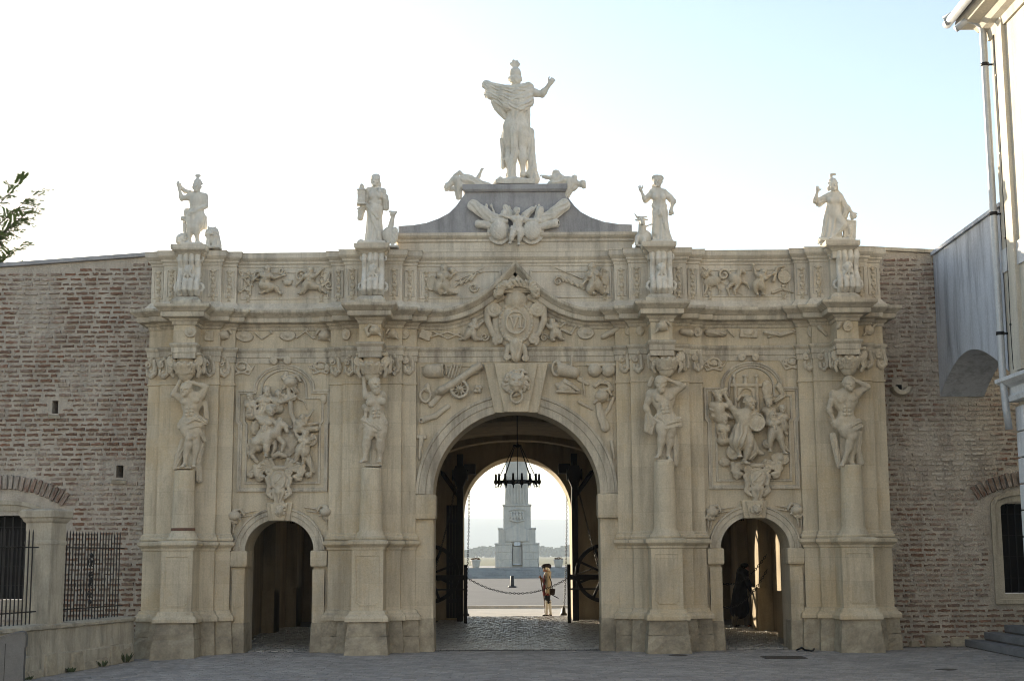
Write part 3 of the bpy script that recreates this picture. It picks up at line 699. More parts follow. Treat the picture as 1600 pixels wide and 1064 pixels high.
# sunk panels of the attic
def frame(x0, x1, z0, z1, y, wd=.025, nm='panel_frame'):
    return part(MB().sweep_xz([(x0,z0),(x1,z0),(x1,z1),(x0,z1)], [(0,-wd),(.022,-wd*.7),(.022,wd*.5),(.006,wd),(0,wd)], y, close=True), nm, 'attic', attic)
for a, b in ((-5.36,-3.68),(3.68,5.36),(-1.86,-.30),(.30,1.86)): frame(a, b, 6.78, 7.30, 0)
for xc in (-XO, -XI, XI, XO):
    for sx in (-1, 1):
        for xo, y in ((.405, -.26), (.695, -.12)): frame(xc+sx*xo-.085, xc+sx*xo+.085, 6.78, 7.30, y, .014)
# gable over the middle
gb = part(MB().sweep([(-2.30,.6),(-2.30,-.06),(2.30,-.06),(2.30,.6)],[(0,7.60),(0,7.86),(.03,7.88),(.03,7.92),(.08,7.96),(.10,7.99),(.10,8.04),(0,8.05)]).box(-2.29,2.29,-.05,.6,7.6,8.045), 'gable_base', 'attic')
cv = [(2.30,8.05),(2.30,8.21),(2.02,8.225),(1.75,8.27),(1.50,8.36),(1.30,8.47),(1.17,8.60),(1.07,8.74),(.985,8.86),(.985,8.90)]
poly = [(-x, z) for x, z in cv] ; poly = cv + poly[::-1]
part(MB().prism(poly, -.03, .55), 'gable', 'grey')
part(MB().sweep([(-.985,.6),(-.985,-.05),(.985,-.05),(.985,.6)],[(0,8.88),(.02,8.89),(.05,8.93),(.05,9.03),(0,9.04)]).box(-.98,.98,-.04,.6,8.88,9.035), 'gable_top', 'grey')
# tall frames of the two big relief panels
def big_frame(cx, name='relief_frame'):
    def outline(i):
        r = .60-i; a0 = math.radians(14); arc = [(cx+r*math.cos(a0+(math.pi-2*a0)*k/18), 4.98-.0+ .50*(1-i*1.2)*math.sin(a0+(math.pi-2*a0)*k/18)) for k in range(19)]
        w1, w2, w3 = .87-i, .92-i, .87-i
        return [(cx-w1,3.02+i),(cx+w1,3.02+i),(cx+w1,4.30),(cx+w2,4.36),(cx+w2,4.98-i),(cx+r+.0,4.98-i)] + arc + [(cx-r,4.98-i),(cx-w2,4.98-i),(cx-w2,4.36),(cx-w1,4.30)]
    f = part(MB().sweep_xz(outline(0), [(0,-.005),(.045,0),(.05,.03),(.03,.05),(.03,.075),(0,.08)], 0, close=True), name, 'mould')
    part(MB().sweep_xz(outline(.14), [(0,0),(.03,.005),(.03,.04),(0,.05)], 0, close=True), 'inner_moulding', 'mould', f)
    return f
frames = [big_frame(cx) for cx in (-4.50, 4.56)]
# spandrel panel lines beside the main arch
for sx in (-1, 1):
    a, b = sorted((sx*.72, sx*1.86)); part(MB().sweep_xz([(sx*1.86,3.4),(sx*1.86,5.42),(sx*.72,5.42)], [(0,-.012),(.02,-.008),(.02,.008),(0,.012)], 0), 'panel_moulding')
# ================================================================ WALLS BESIDE THE GATE
YB = 0.92
def brick_mesh(name, w, h, seed, d=.05):
    r = random.Random(seed); j = lambda a: r.uniform(-a, a); n = 7
    top = [(-w/2+(w*i/(n-1))+(j(.012) if 0<i<n-1 else j(.008)), h/2-abs(j(.020))) for i in range(n)]
    bot = [(-w/2+(w*i/(n-1))+(j(.012) if 0<i<n-1 else j(.008)), -h/2+abs(j(.020))) for i in range(n)]
    vs = [(x,0,z) for x,z in bot]+[(x,0,z) for x,z in top]
    ins = [(x*.95, -d+j(.008), z*.90) for x,_,z in vs]
    vs += ins; fs = []
    for i in range(n-1): fs.append((2*n+i, 2*n+i+1, 3*n+i+1, 3*n+i))
    ring = list(range(n))+list(range(2*n-1, n-1, -1))
    for a in range(len(ring)): b = (a+1) % len(ring); fs.append((ring[a], ring[b], ring[b]+2*n, ring[a]+2*n))
    me = bpy.data.meshes.new(name); me.from_pydata(vs, [], fs); return me
BV = [brick_mesh('brick', .215+.03*((i*7)%5)/4, (.052,.060,.066,.071,.076)[i%5], i) for i in range(16)]; BH = [brick_mesh('brick', .12, (.054,.062,.070)[i%3], 40+i) for i in range(8)]
def brick_wall(label, x0, x1, ztop, mat, holes, split, hide=None, mortar_y=0):
    t = thing('brick_wall', label, 'wall')
    rnd = random.Random(int(abs(x0)*7))
    spots = []
    z, row = -.15, 0
    while z < 7.9:
        x = x0 + (0.0 if row % 2 else -.14) + rnd.uniform(-.02,.02)
        while x < x1:
            half = rnd.random() < .28; w = .12 if half else .245
            cx, cz = x+w/2, z+.034+rnd.uniform(-.009,.009)
            if cx+w/2 < x1 and cx-w/2 > x0 and cz < ztop(cx)-.14 and not any(h(cx, cz, w) for h in holes): spots.append((cx, cz, half))
            x += w+rnd.uniform(.020,.06)
        z += .0985; row += 1
    vis = [s for s in spots if not (hide and hide(*s))]; vis.sort(key=lambda s: split(s[0], s[1]))
    single = set(vis[:290])
    V, Fc, T = [], [], []
    for s in spots:
        me = rnd.choice(BH if s[2] else BV); dy = YB+.022+rnd.uniform(-.012,.020); ang = rnd.uniform(-.02,.02)
        if s in single:
            o = link('brick', me, t); o.location = (s[0], dy, s[1]); o.rotation_euler = (rnd.uniform(-.05,.05), ang, 0)
            if not me.materials: me.materials.append(mat)
            elif me.materials[0] != mat: o.material_slots[0].link = 'OBJECT'; o.material_slots[0].material = mat
        else:
            n = len(V); V += [(v.co.x+s[0], v.co.y+dy, v.co.z+s[1]) for v in me.vertices]; Fc += [tuple(i+n for i in p.vertices) for p in me.polygons]; T += [rnd.random()]*len(me.vertices)
    me = bpy.data.meshes.new('brick_courses'); me.from_pydata(V, [], Fc); at = me.attributes.new('tint','FLOAT','POINT'); at.data.foreach_set('value', T)
    o = link('brick_courses', me, t, mat); stuff(o)
    return t, rnd
# --- left wall
zl = lambda x: 7.83+(x+7.3)*.068
inrect = lambda a, b, c, d, m=.0: (lambda x, z, w: a-w/2-m < x < b+w/2+m and c-.04 < z < d+.04)
hL = [inrect(-9.30,-9.16,4.62,4.92), inrect(-7.98,-7.80,3.33,3.62), inrect(-12.2,-9.17,.62,2.60), (lambda x, z, w: (x+10.1)**2/1.35**2+((z-2.3)/1.22)**2 < 1 and z > 2.2)]
wl, rl = brick_wall('long left brick wall with two holes and lime smears, beside the iron fence', -13.5, -6.98, zl, M['brick'], hL, lambda x, z: (x+8.3)**2+(z-5.2)**2*.6, hide=lambda x, z, h: z < 2.2 and x < -7.2)
mb = MB()
def wall_core(mb, x0, x1, zt, holes, n=1):
    """solid wall with square holes: grid of boxes"""
    xs = sorted({x0, x1, *[h[0] for h in holes], *[h[1] for h in holes]}); 
    for a, b in zip(xs[:-1], xs[1:]):
        col = sorted([(h[2], h[3]) for h in holes if h[0] < (a+b)/2 < h[1]]); z = -.3
        for c, d in col+[(None, None)]:
            if c is None: za, zb = zt(a), zt(b)
            else: za = zb = c
            mb.add([(a,YB,z),(b,YB,z),(b,YB+.75,z),(a,YB+.75,z),(a,YB,za),(b,YB,zb),(b,YB+.75,zb),(a,YB+.75,za)],[(3,2,1,0),(4,5,6,7),(0,1,5,4),(1,2,6,5),(2,3,7,6),(3,0,4,7)])
            z = d
wall_core(mb, -13.5, -6.98, zl, [(-9.29,-9.17,4.64,4.90),(-7.96,-7.82,3.36,3.60),(-10.85,-9.42,.95,2.62)]); o = mb.build('wall_core', M['mortar'], wl)
mb = MB().prism([(-13.5,zl(-13.5)+.005),(-6.95,zl(-6.95)+.005),(-6.95,zl(-6.95)+.09),(-13.5,zl(-13.5)+.09)], YB-.07, YB+.8); mb.build('wall_coping', M['grey'], wl, .01)
for a, b, c in ((-9.30,-9.16,4.60),(-8.0,-7.80,3.30)): MB().add([(a-.04,YB-.06,c-.06),(b+.06,YB-.07,c-.07),(b+.02,YB+.1,c-.02),(a-.02,YB+.1,c-.0),(a-.03,YB-.06,c+.01),(b+.05,YB-.06,c-.01),(b+.02,YB+.1,c+.04),(a,YB+.1,c+.04)],[(3,2,1,0),(4,5,6,7),(0,1,5,4),(1,2,6,5),(2,3,7,6),(3,0,4,7)]).build('broken_stone', M['plinth'], wl)
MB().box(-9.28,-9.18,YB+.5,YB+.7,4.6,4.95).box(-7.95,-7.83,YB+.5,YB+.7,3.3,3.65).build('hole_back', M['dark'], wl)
def relieving_arch(t, cx, cz, r, half_deg, n, rnd, mat, blen=.30):
    me = [brick_mesh('arch_brick', .075, blen, 50+i) for i in range(4)]
    for k in me: k.materials.append(mat)
    for i in range(n):
        a = math.radians(-half_deg+2*half_deg*(i+.5)/n); o = link('arch_brick', rnd.choice(me), t)
        rr = r+blen/2+rnd.uniform(-.01,.01); o.location = (cx+rr*math.sin(a), YB-.016+rnd.uniform(-.006,.008), cz+rr*math.cos(a)); o.rotation_euler = (0, a, 0)
relieving_arch(wl, -10.15, 1.0, 2.12, 33, 23, rl, M['brick'])
# --- its barred window
def window_in_wall(cx, hw, z0, z1, rise, label, bars, fw=.2):
    t = thing('barred_window', label, 'window')
    K = 12; arc = lambda h, zz, rs: [(cx+h*math.cos(math.pi*i/K), zz+rs*math.sin(math.pi*i/K)) for i in range(K+1)]
    inner = [(cx-hw,z0),(cx+hw,z0)]+arc(hw, z1, rise)
    MB().sweep_xz(inner[:1]+inner[1:], [(0,0),(.05,0),(.05,-fw*.55),(.085,-fw*.6),(.085,-fw),(0,-fw)], YB+.02, close=True).build('stone_surround', M['fence'], t)
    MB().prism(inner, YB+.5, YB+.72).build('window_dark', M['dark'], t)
    for i in range(bars):
        x = cx-hw+2*hw*(i+.5)/bars; b = MB().bar((x,YB+.25,z0),(x,YB+.25,z1+rise*.6),.02); b.build('window_bar', M['iron'], t)
    for i in range(4): z = z0+(z1-z0)*(i+.7)/4; MB().bar((cx-hw,YB+.27,z),(cx+hw,YB+.27,z),.025,.01).build('cross_bar', M['iron'], t)
    sash = MB()
    return t
window_in_wall(-10.14, .68, .98, 2.52, .20, 'dark barred window with curved stone head in the left brick wall, behind the pillar', 8)
# --- right wall
zr = lambda x: 7.86-(x-7.3)*.055
hR = [inrect(9.32,10.9,.72,2.95), (lambda x, z, w: (x-10.1)**2/1.15**2+((z-2.5)/.98)**2 < 1 and z > 2.4), (lambda x, z, w: (x-7.66)**2+(z-5.0)**2 < .05)]
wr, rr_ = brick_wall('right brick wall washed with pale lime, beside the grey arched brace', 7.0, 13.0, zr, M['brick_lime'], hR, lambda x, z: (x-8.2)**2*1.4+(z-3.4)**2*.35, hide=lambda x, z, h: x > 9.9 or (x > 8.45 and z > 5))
mb = MB(); wall_core(mb, 6.98, 13.0, zr, [(9.50,10.75,.95,2.75)]); mb.build('wall_core', M['mortar'], wr)
MB().prism([(6.98,zr(6.98)+.005),(13,zr(13)+.005),(13,zr(13)+.08),(6.98,zr(6.98)+.08)], YB-.05, YB+.8).build('wall_coping', M['mould'], wr, .01)
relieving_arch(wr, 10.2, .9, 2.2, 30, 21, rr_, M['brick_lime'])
window_in_wall(10.15, .60, 1.0, 2.68, .12, 'dark barred window in a plain stone frame at the foot of the right brick wall', 8)
# half-round stone drain spout let into the wall
sp = thing('stone_spout', 'half-round stone rain spout sticking out of the right brick wall', 'spout')
mb = MB(); K = 10; pts = [(.19*math.cos(math.pi*(1+i/K)), .17*math.sin(math.pi*(1+i/K))) for i in range(K+1)]; pin = [(.09*math.cos(math.pi*(2-i/K)), .075*math.sin(math.pi*(2-i/K))) for i in range(K+1)]
mb.prism([(7.66+x, 5.06+z) for x, z in pts+pin], YB-.28, YB+.1).build('spout_bowl', M['mould'], sp, .01)
MB().box(7.60,7.72,YB-.008,YB+.02,5.0,5.12).build('spout_hole', M['dark'], sp)
# rubble footing stones of the right wall
fx_, fr_ = 7.30, random.Random(4)
while fx_ < 12.5:
    fw_, fh_ = fr_.uniform(.16,.46), fr_.uniform(.07,.26); x = fx_; j = lambda: fr_.uniform(-.025,.025)
    MB().add([(x,YB-.10+j(),-.1),(x+fw_,YB-.10+j(),-.1),(x+fw_,YB+.1,-.1),(x,YB+.1,-.1),(x+.03+j(),YB-.05+j(),fh_+j()),(x+fw_-.03+j(),YB-.05+j(),fh_+j()),(x+fw_,YB+.1,fh_),(x+.03,YB+.1,fh_)],[(3,2,1,0),(4,5,6,7),(0,1,5,4),(1,2,6,5),(2,3,7,6),(3,0,4,7)]).build('footing_stone', M['plinth'], wr, .03)
    fx_ += fw_+fr_.uniform(.01,.12)
# ================================================================ GREY BRACE WITH AN ARCH, RIGHT
bx0, bx1, y0, y1 = 8.47, 9.35, -3.25, YB-.002
br = thing('arched_brace', 'grey washed flying brace with an arched underside between brick wall and cream house', 'brace')
mb = MB(); K = 22; zc = 4.87; arc = [(y1-.02-(y1-y0-.15)*i/K, zc+.66*math.sin(math.pi*(i/K)**.92)) for i in range(K+1)]
topz = lambda y: 7.74+(y1-y)*.0
for (ya, za), (yb, zb) in zip(arc[:-1], arc[1:]):
    mb.add([(bx0,ya,za),(bx0,yb,zb),(bx0,yb,7.74),(bx0,ya,7.74),(bx1,ya,za),(bx1,yb,zb),(bx1,yb,7.74),(bx1,ya,7.74)],[(3,2,1,0),(4,5,6,7),(0,1,5,4),(2,3,7,6)])
mb.build('brace_wall', M['bluegrey'], br)
MB().box(bx0-.05,bx1+.05,y0,y1,7.745,7.81).build('brace_coping', M['bluegrey'], br)
# ================================================================ CREAM HOUSE, RIGHT
hs = thing('cream_house', 'tall cream rendered house at the right edge with zinc downpipe and white quoins', 'house')
HX, HY = 8.44, -3.25
def hp(mb, n, mt='cream', par=None, bev=0): return mb.build(n, M[mt], par or hs, bev)
hp(MB().box(HX+.12, 16, -15, HY, 0, 4.35), 'lower_wall', 'cream'); hp(MB().box(HX, 16, -15, HY+.001, 4.75, 11.0), 'upper_wall', 'cream')
hp(MB().sweep([(16,HY),(HX,HY),(HX,-15)], [(-.3,4.32),(.06,4.32),(.08,4.40),(.03,4.44),(.03,4.56),(.12,4.60),(.20,4.66),(.20,4.72),(.02,4.78),(-.3,4.80)]), 'string_course', 'white')
for i in range(9): hp(MB().box(HX+.06, HX+.4, HY-.36-(.12 if i % 2 else 0), HY+.012, .30+i*.44, .72+i*.44), 'quoin', 'white', None, .012)
hp(MB().box(HX-.07, HX+.1, HY-.75, HY-.42, 4.80, 10.9), 'wall_strip', 'cream'); hp(MB().box(HX-.03, HX+.1, -15, HY-.0, 6.55, 6.95), 'white_band', 'white')
hp(MB().sweep([(16,HY),(HX,HY),(HX,-15)], [(-.3,10.75),(.04,10.75),(.06,10.9),(.16,10.95),(.22,11.05),(.40,11.1),(.46,11.2),(.46,11.26),(-.3,11.3)]), 'eaves_cornice', 'cream')
hp(MB().add([(HX-.5,HY+.5,11.3),(16,HY+.5,11.3),(16,-15,11.3),(HX-.5,-15,11.3),(12,-2.5-4,14.5),(12,-14,14.5)],[(3,2,1,0),(0,1,4),(1,2,5,4),(2,3,5),(3,0,4,5)]), 'roof', 'brick')
g_ = hp(MB().tube([(HX-.58,HY+.55,11.26),(HX-.58,-15,11.26)], .08, 10), 'gutter', 'zinc')
hp(MB().tube([(HX-.62,HY+.35,11.2),(HX-.66,HY+.4,11.32),(HX-.5,HY+.1,11.36)], .05, 8), 'gutter_outlet', 'zinc')
# downpipe on the corner
dp = thing('downpipe', 'grey zinc downpipe with a bent upper end on the corner of the cream house', 'pipe')
px, py = HX-.13, HY-.02
MB().tube([(px-.46,py+.06,10.98),(px-.26,py+.04,11.14),(px-.10,py+.02,11.10),(px,py,10.98),(px,py,10.8),(px,py,4.9),(px-.0,py,4.72),(px+.02,py-.02,4.2),(px+.05,py-.02,3.85)], .062, 12).build('pipe', M['zinc'], dp)
for z in (10.3, 7.6, 5.5): MB().lathe((px,py,z), [(.062,-.03),(.072,-.03),(.072,.03),(.062,.03)], 14).add([(px+.05,py-.012,z-.015),(px+.16,py-.012,z-.015),(px+.16,py+.012,z-.015),(px+.05,py+.012,z-.015),(px+.05,py-.012,z+.015),(px+.16,py-.012,z+.015),(px+.16,py+.012,z+.015),(px+.05,py+.012,z+.015)],[(3,2,1,0),(4,5,6,7),(0,1,5,4),(1,2,6,5),(2,3,7,6),(3,0,4,7)]).build('pipe_clip', M['iron'], dp)
wire = thing('lightning_wire', 'thin lightning conductor wire clipped to the cream wall', 'wire')
MB().tube([(HX-.03,HY-.27+.02*math.sin(i*1.7),4.85+6.1*i/9) for i in range(10)], .007, 5).build('cable', M['iron'], wire)
for z in (10.0,8.6,7.1,5.6): MB().box(HX-.045,HX+.02,HY-.29,HY-.25,z,z+.03).build('wire_clip', M['iron'], wire)
# unseen pale building behind the viewer, added to bounce sunlight onto the gate
cb = thing('bounce_building', 'long pale rendered building added unseen behind the viewer to bounce sunlight', 'building')
MB().box(-46,46,-70,-58,-.3,14).build('front_wall', M['white'], cb)
MB().add([(-46.5,-57.5,14),(46.5,-57.5,14),(46.5,-70.5,14),(-46.5,-70.5,14),(-40,-64,18),(40,-64,18)],[(0,1,5,4),(1,2,5),(2,3,4,5),(3,0,4)]).build('roof', M['brick'], cb)
# ================================================================ STEPS, LOWER RIGHT
st = thing('entrance_steps', 'low flight of paved steps at the foot of the right window', 'steps')
sm = material('step_stone', (.22,.22,.225), .8, (.17,.17,.175), 3, 40, (.12,.12,.12), .5, .3, streak=False)
for i in range(4):
    xa = 8.62+.33*i; yb = .55-.16*i
    s_ = MB().box(xa, xa+.33 if i < 3 else 10.5, -9, yb, 0, .145*(i+1)-.03)
    stp = s_.build('step', M['joint'], st)
    y = -9+.0
    while y < yb-.05:
        y2 = min(y+.115, yb); MB().box(xa-.02, xa+.20, y+.004, y2-.004, .145*(i+1)-.12, .145*(i+1)).build('edge_paver', sm, stp) if y > -4.6 else None; y += .115
    MB().box(xa+.2, (xa+.31 if i < 3 else 10.4), -9, yb-.01, .145*(i+1)-.05, .145*(i+1)-.006).build('tread', sm, stp)
# ================================================================ LOW WALL, PILLAR AND RAILING, LEFT
fw = thing('fence_wall', 'low crumbling rendered wall with iron railing, in front of the left brick wall', 'fence')
A, B = Vector((-7.04,-.75,-.09)), Vector((-8.30,-6.4,-.16)); dirn = (B-A).normalized(); nrm = Vector((-dirn.y, dirn.x, 0)); nrm = nrm if nrm.x > 0 else -nrm
def fpt(s, off, z): p = A+dirn*s+nrm*off; return (p.x, p.y, z if z > .2 else z-.09-.05*min(1, s/4))
rnd = random.Random(3)
L_ = (B-A).length; nx = 46; prof = [(.0,0),(.0,.0),(.012,.14),(.01,.22),(-.015,.24),(-.02,.40),(-.025,.62),(.0,.635),(.015,.645),(.015,.69),(-.02,.71),(-.40,.73),(-.43,.70),(-.43,0)]
vs, fs = [], []
for i in range(nx+1):
    s = L_*i/nx
    for k, (o, z) in enumerate(prof): jj = rnd.uniform(-.014,.014) if 0 < k < 10 else 0; vs.append(fpt(s+rnd.uniform(-.01,.01), o+jj, (z+(rnd.uniform(-.008,.008) if 1 < k < 12 else 0))))
K = len(prof)
for i in range(nx):
    for k in range(K-1): a = i*K+k; fs.append((a, a+1, a+K+1, a+K))
fs += [tuple(range(K)), tuple(nx*K+k for k in range(K-1,-1,-1))]
MB().add(vs, fs).build('low_wall', M['fence'], fw)
for i in range(15):   # foot stones where the render has fallen
    s = .15+i*.43; w2 = .36+rnd.random()*.1; h = .13+rnd.random()*.14
    if 4 < i < 6: continue
    MB().add([fpt(s,.06+rnd.random()*.04,0),fpt(s+w2,.06+rnd.random()*.04,0),fpt(s+w2,-.1,0),fpt(s,-.1,0),fpt(s+.03,.03,h),fpt(s+w2-.03,.03,h-.02),fpt(s+w2,-.1,h),fpt(s,-.1,h)],[(3,2,1,0),(4,5,6,7),(0,1,5,4),(1,2,6,5),(2,3,7,6),(3,0,4,7)]).build('foot_stone', M['plinth'], fw, .02)
def railing(s0, s1, nb, off=-.22, ornament=True):
    r = thing('iron_railing', '', 'railing', 'black iron railing panels')
    z0, z1 = .70, 2.0
    for i in range(nb):
        s = s0+(s1-s0)*(i+.5)/nb; a, b = Vector(fpt(s,off,z0)), Vector(fpt(s,off,z1+.20))
        m_ = MB().bar(a, b, .018); m_.add([b+Vector((-.009,-.009,0)),b+Vector((.009,-.009,0)),b+Vector((.009,.009,0)),b+Vector((-.009,.009,0)),b+Vector((0,0,.06))],[(0,1,4),(1,2,4),(2,3,4),(3,0,4)]); m_.build('railing_bar', M['iron'], r)
    for z in (.92, 1.96): MB().bar(fpt(s0-.1,off,z), fpt(s1+.1,off,z), .035, .02).build('rail', M['iron'], r)
    if ornament:
        c = (s0+s1)/2; o = MB()
        for d in (-1, 1):
            for zc, rr2, q in ((1.7,.09,1),(1.5,.06,-1),(1.15,.07,1),(1.32,.05,-1)):
                o.tube([fpt(c+d*.03+d*(rr2*(1-.75*t/14))*math.sin(math.pi*2*1.3*t/14)*.9, off+.015, zc+q*(rr2*(1-.75*t/14))*math.cos(math.pi*2*1.3*t/14)) for t in range(15)], .010, 5)
        for zz in (1.83, 1.4, 1.02): p = Vector(fpt(c, off+.01, zz)); o.lathe(p, [(.0,-.05),(.035,-.02),(.035,.02),(0,.05)], 8)
        o.build('wrought_scroll', M['iron'], r)
    return r
q = railing(.22, 2.40, 21); q['label'] = 'black iron railing with wrought scroll between the pillar and the gate'
q = railing(3.15, 5.7, 22, ornament=False); q['label'] = 'black iron railing running off the left edge, in front of the dark window'
pc = A+dirn*2.75+nrm*-.26
pl = thing('stone_pillar', 'square rendered pillar with moulded cap standing in the fence', 'pillar', None, (pc.x, pc.y, 0), math.atan2(dirn.y, dirn.x)+math.pi/2)
def psq(h, prof): return [(h,-0)]
mb = MB(); h = .235; mb.sweep([(-h,-h),(h,-h),(h,h),(-h,h)][::1], [(0,.70),(.0,.72),(0,2.0),(.012,2.01),(.012,2.06),(0,2.08),(0,2.36),(.03,2.39),(.05,2.44),(.075,2.46),(.075,2.56),(.05,2.585),(-.1,2.60)], close=True); mb.add([(-.2,-.2,2.597),(.2,-.2,2.597),(.2,.2,2.597),(-.2,.2,2.597)],[(0,1,2,3)])
me = mb.mesh('pillar_shaft'); link('pillar_shaft', me, pl, M['fence'])
# ================================================================ LITTER BIN
bn = thing('litter_bin', 'brushed steel litter bin with curved hood, lower left corner', 'bin', None, (-7.42,-6.35,-.13), math.radians(14))
def lb(mb, n, mt): o = link(n, mb.mesh(n), bn, M[mt]); return o
prof2 = [(-.30,.02),(.26,.02),(.26,.66),(.255,.80),(.235,.835),(.20,.845),(.12,.835),(0,.805),(-.14,.755),(-.26,.70),(-.30,.66)]
lb(MB().prism(prof2, -.16, .16), 'bin_body', 'steel')
lb(MB().prism([(.275,.64),(.275,.80),(.25,.85),(.20,.862),(.12,.852),(0,.822),(-.14,.772),(-.27,.716),(-.315,.66),(-.30,.655),(-.255,.70),(-.14,.757),(0,.807),(.12,.837),(.20,.847),(.235,.837),(.26,.795),(.26,.64)], -.18, .18), 'bin_hood', 'steel')
lb(MB().box(.261,.266,-.13,.13,.66,.78), 'bin_opening', 'dark'); lb(MB().box(-.004,.004,-.164,-.159,.06,.70), 'bin_seam', 'iron'); lb(MB().box(-.27,.23,-.14,.14,-.0,.025), 'bin_foot', 'iron')
# ================================================================ CARVED FIGURES
FWD = ((-.1,.15,.45),(.1,.15,.45))
def robe(s, top, bot, rt, rb, n=9, amp=1.0, tw=2.0, flat=.7): s.cap(top, bot, rt, rb, k=2.0, fold=(amp, n, tw), flat=flat)
def cloth(s, pts, r, r2=None, n=6, amp=.7, flat=.8, k=1.2): s.path(pts, r, r2, k=k, fold=(amp, n, 2.5), flat=flat)
# ---- four atlantes on the columns
def atlante_statue(label, build, u, v, xc):
    Y = -.50
    s = Carve(.95, 1.2); build(s)
    s.box((u, v+.5, 0), (13, 1.2, 11))          # the slab under the feet
    t = thing('atlante_statue', label, 'statue', 'carved figures carrying the capitals')
    s.build('figure', M['carve'], u, v, Y, t)
def at_a(s):
    cloth(s, [(309,655,-5),(312,690,-8),(306,722,-10),(309,749,-10)], 6, 5); cloth(s, [(284,690,-8),(277,712,-10),(273,730,-10)], 6, 5)
    cloth(s, [(316,628,-6),(319,652,-6)], 4); s.cap((296,660,-5),(296,728,-9), 11, 12, fold=(.9,9,2), flat=.45)
    human(s, 17, (289.5,610,5), (281,620,0), (312,616,0), (295.5,659,1), (268,616,3), (277,598,5), (320,604,3), (296,596.5,9), (297,684,10), (290,725,5), (305,690,0), (302,724,-3), m=1.52, hs=1.32, yaw=-18, toes=((-.1,.2,.4),(.1,.2,.3)))
    cloth(s, [(280,664,3),(292,662,10),(306,654,10),(319,660,2)], 4.5, 4.5, amp=.9); cloth(s, [(281,668,4),(296,669,11),(314,664,6)], 4); cloth(s, [(300,668,8),(312,676,3),(318,688,-2)], 4, 3)
def at_b(s):
    human(s, 17.5, (585.5,602,6), (577,620,3), (595,618,1), (588,661,0), (571,619,8), (568,594,5), (572,640,4), None, (574,686,7), (571,718,4), (594,691,2), (593,717,-1), m=1.52, hs=1.32, yaw=38, beard=True, toes=((-.3,.2,.35),(0,.2,.35)))
    s.cap((593,616,3),(571,620,9), 3.6, 3.0); s.cap((571,620,9),(568,598,6), 3, 2.2); s.cap((572,638,2),(571,655,7), 2.8, 2.2); hand(s, (571,655,7), (.1,1,0), 17)
    cloth(s, [(568,634,0),(574,640,3)], 4); cloth(s, [(569,656,4),(580,662,9),(593,670,8),(600,668,2)], 5.5, 4.5, amp=.9); cloth(s, [(572,664,6),(584,672,9),(599,677,4)], 4.5, 4)
    cloth(s, [(570,660,2),(567,668,2)], 4, 3); s.cap((586,668,-4),(586,722,-9), 10, 9, fold=(.9,8,2), flat=.45)
def at_c(s):
    s.cap((1043,660,-6),(1042,715,-9), 13, 13, fold=(1,9,2), flat=.45); cloth(s, [(1052,672,-2),(1056,700,-4),(1055,724,-5)], 5.5, 5)
    human(s, 17.5, (1034,600,6), (1019,615,0), (1055,611,0), (1041.5,655,1), (1010.5,636,2), (1018,650,5), (1070,603,4), (1044,592,9), (1035,679,8), (1030,711,4), (1047,681,2), (1044,712,0), m=1.52, hs=1.32, yaw=-8, beard=True, toes=((-.25,.2,.35),(.1,.25,.4)))
    cloth(s, [(1018,674,1),(1022,660,5),(1030,650,9),(1042,662,11),(1063,656,5)], 4.8, 4.5, amp=.9); cloth(s, [(1026,656,8),(1042,669,11),(1064,664,4)], 4.2); cloth(s, [(1014,650,3),(1012,672,2)], 5, 4); cloth(s, [(1022,590,-2),(1018,600,-2)], 4)
def at_d(s):
    s.cap((1328,660,-6),(1326,715,-9), 11, 12, fold=(1,9,2), flat=.45); cloth(s, [(1304,680,-3),(1309,705,-5),(1313,728,-5)], 5, 4.5); cloth(s, [(1345,676,-3),(1342,700,-5),(1346,723,-5)], 5, 5)
    human(s, 17.5, (1329,601.5,6), (1307,616,0), (1345,612,0), (1324,659,1), (1298.5,638,2), (1304,656,3), (1360,604,4), (1336,592,9), (1331,685,9), (1318,720,6), (1334,692,1), (1331,722,-1), m=1.52, hs=1.32, yaw=5, toes=((-.25,.35,.3),(.1,.25,.35)))
    cloth(s, [(1320,672,8),(1332,664,10),(1344,658,3)], 5, 4.5, amp=.9); cloth(s, [(1322,678,8),(1336,671,9),(1346,666,3)], 4.5); cloth(s, [(1342,660,2),(1345,668,0)], 4)
atlante_statue('bearded stone atlante with both hands overhead' if 0 else 'beardless stone atlante with both hands on his head, carrying the outer left capital', at_a, 288, 731, -XO)
atlante_statue('bearded stone atlante facing sideways with one forearm raised upright, left of main arch', at_b, 583, 727, -XI)
atlante_statue('bearded stone atlante with hand on brow and other arm bent at hip', at_c, 1038, 719.5, XI)
atlante_statue('beardless stone atlante with crossed legs, elbow up, beside the right brick wall', at_d, 1325, 727, XO)
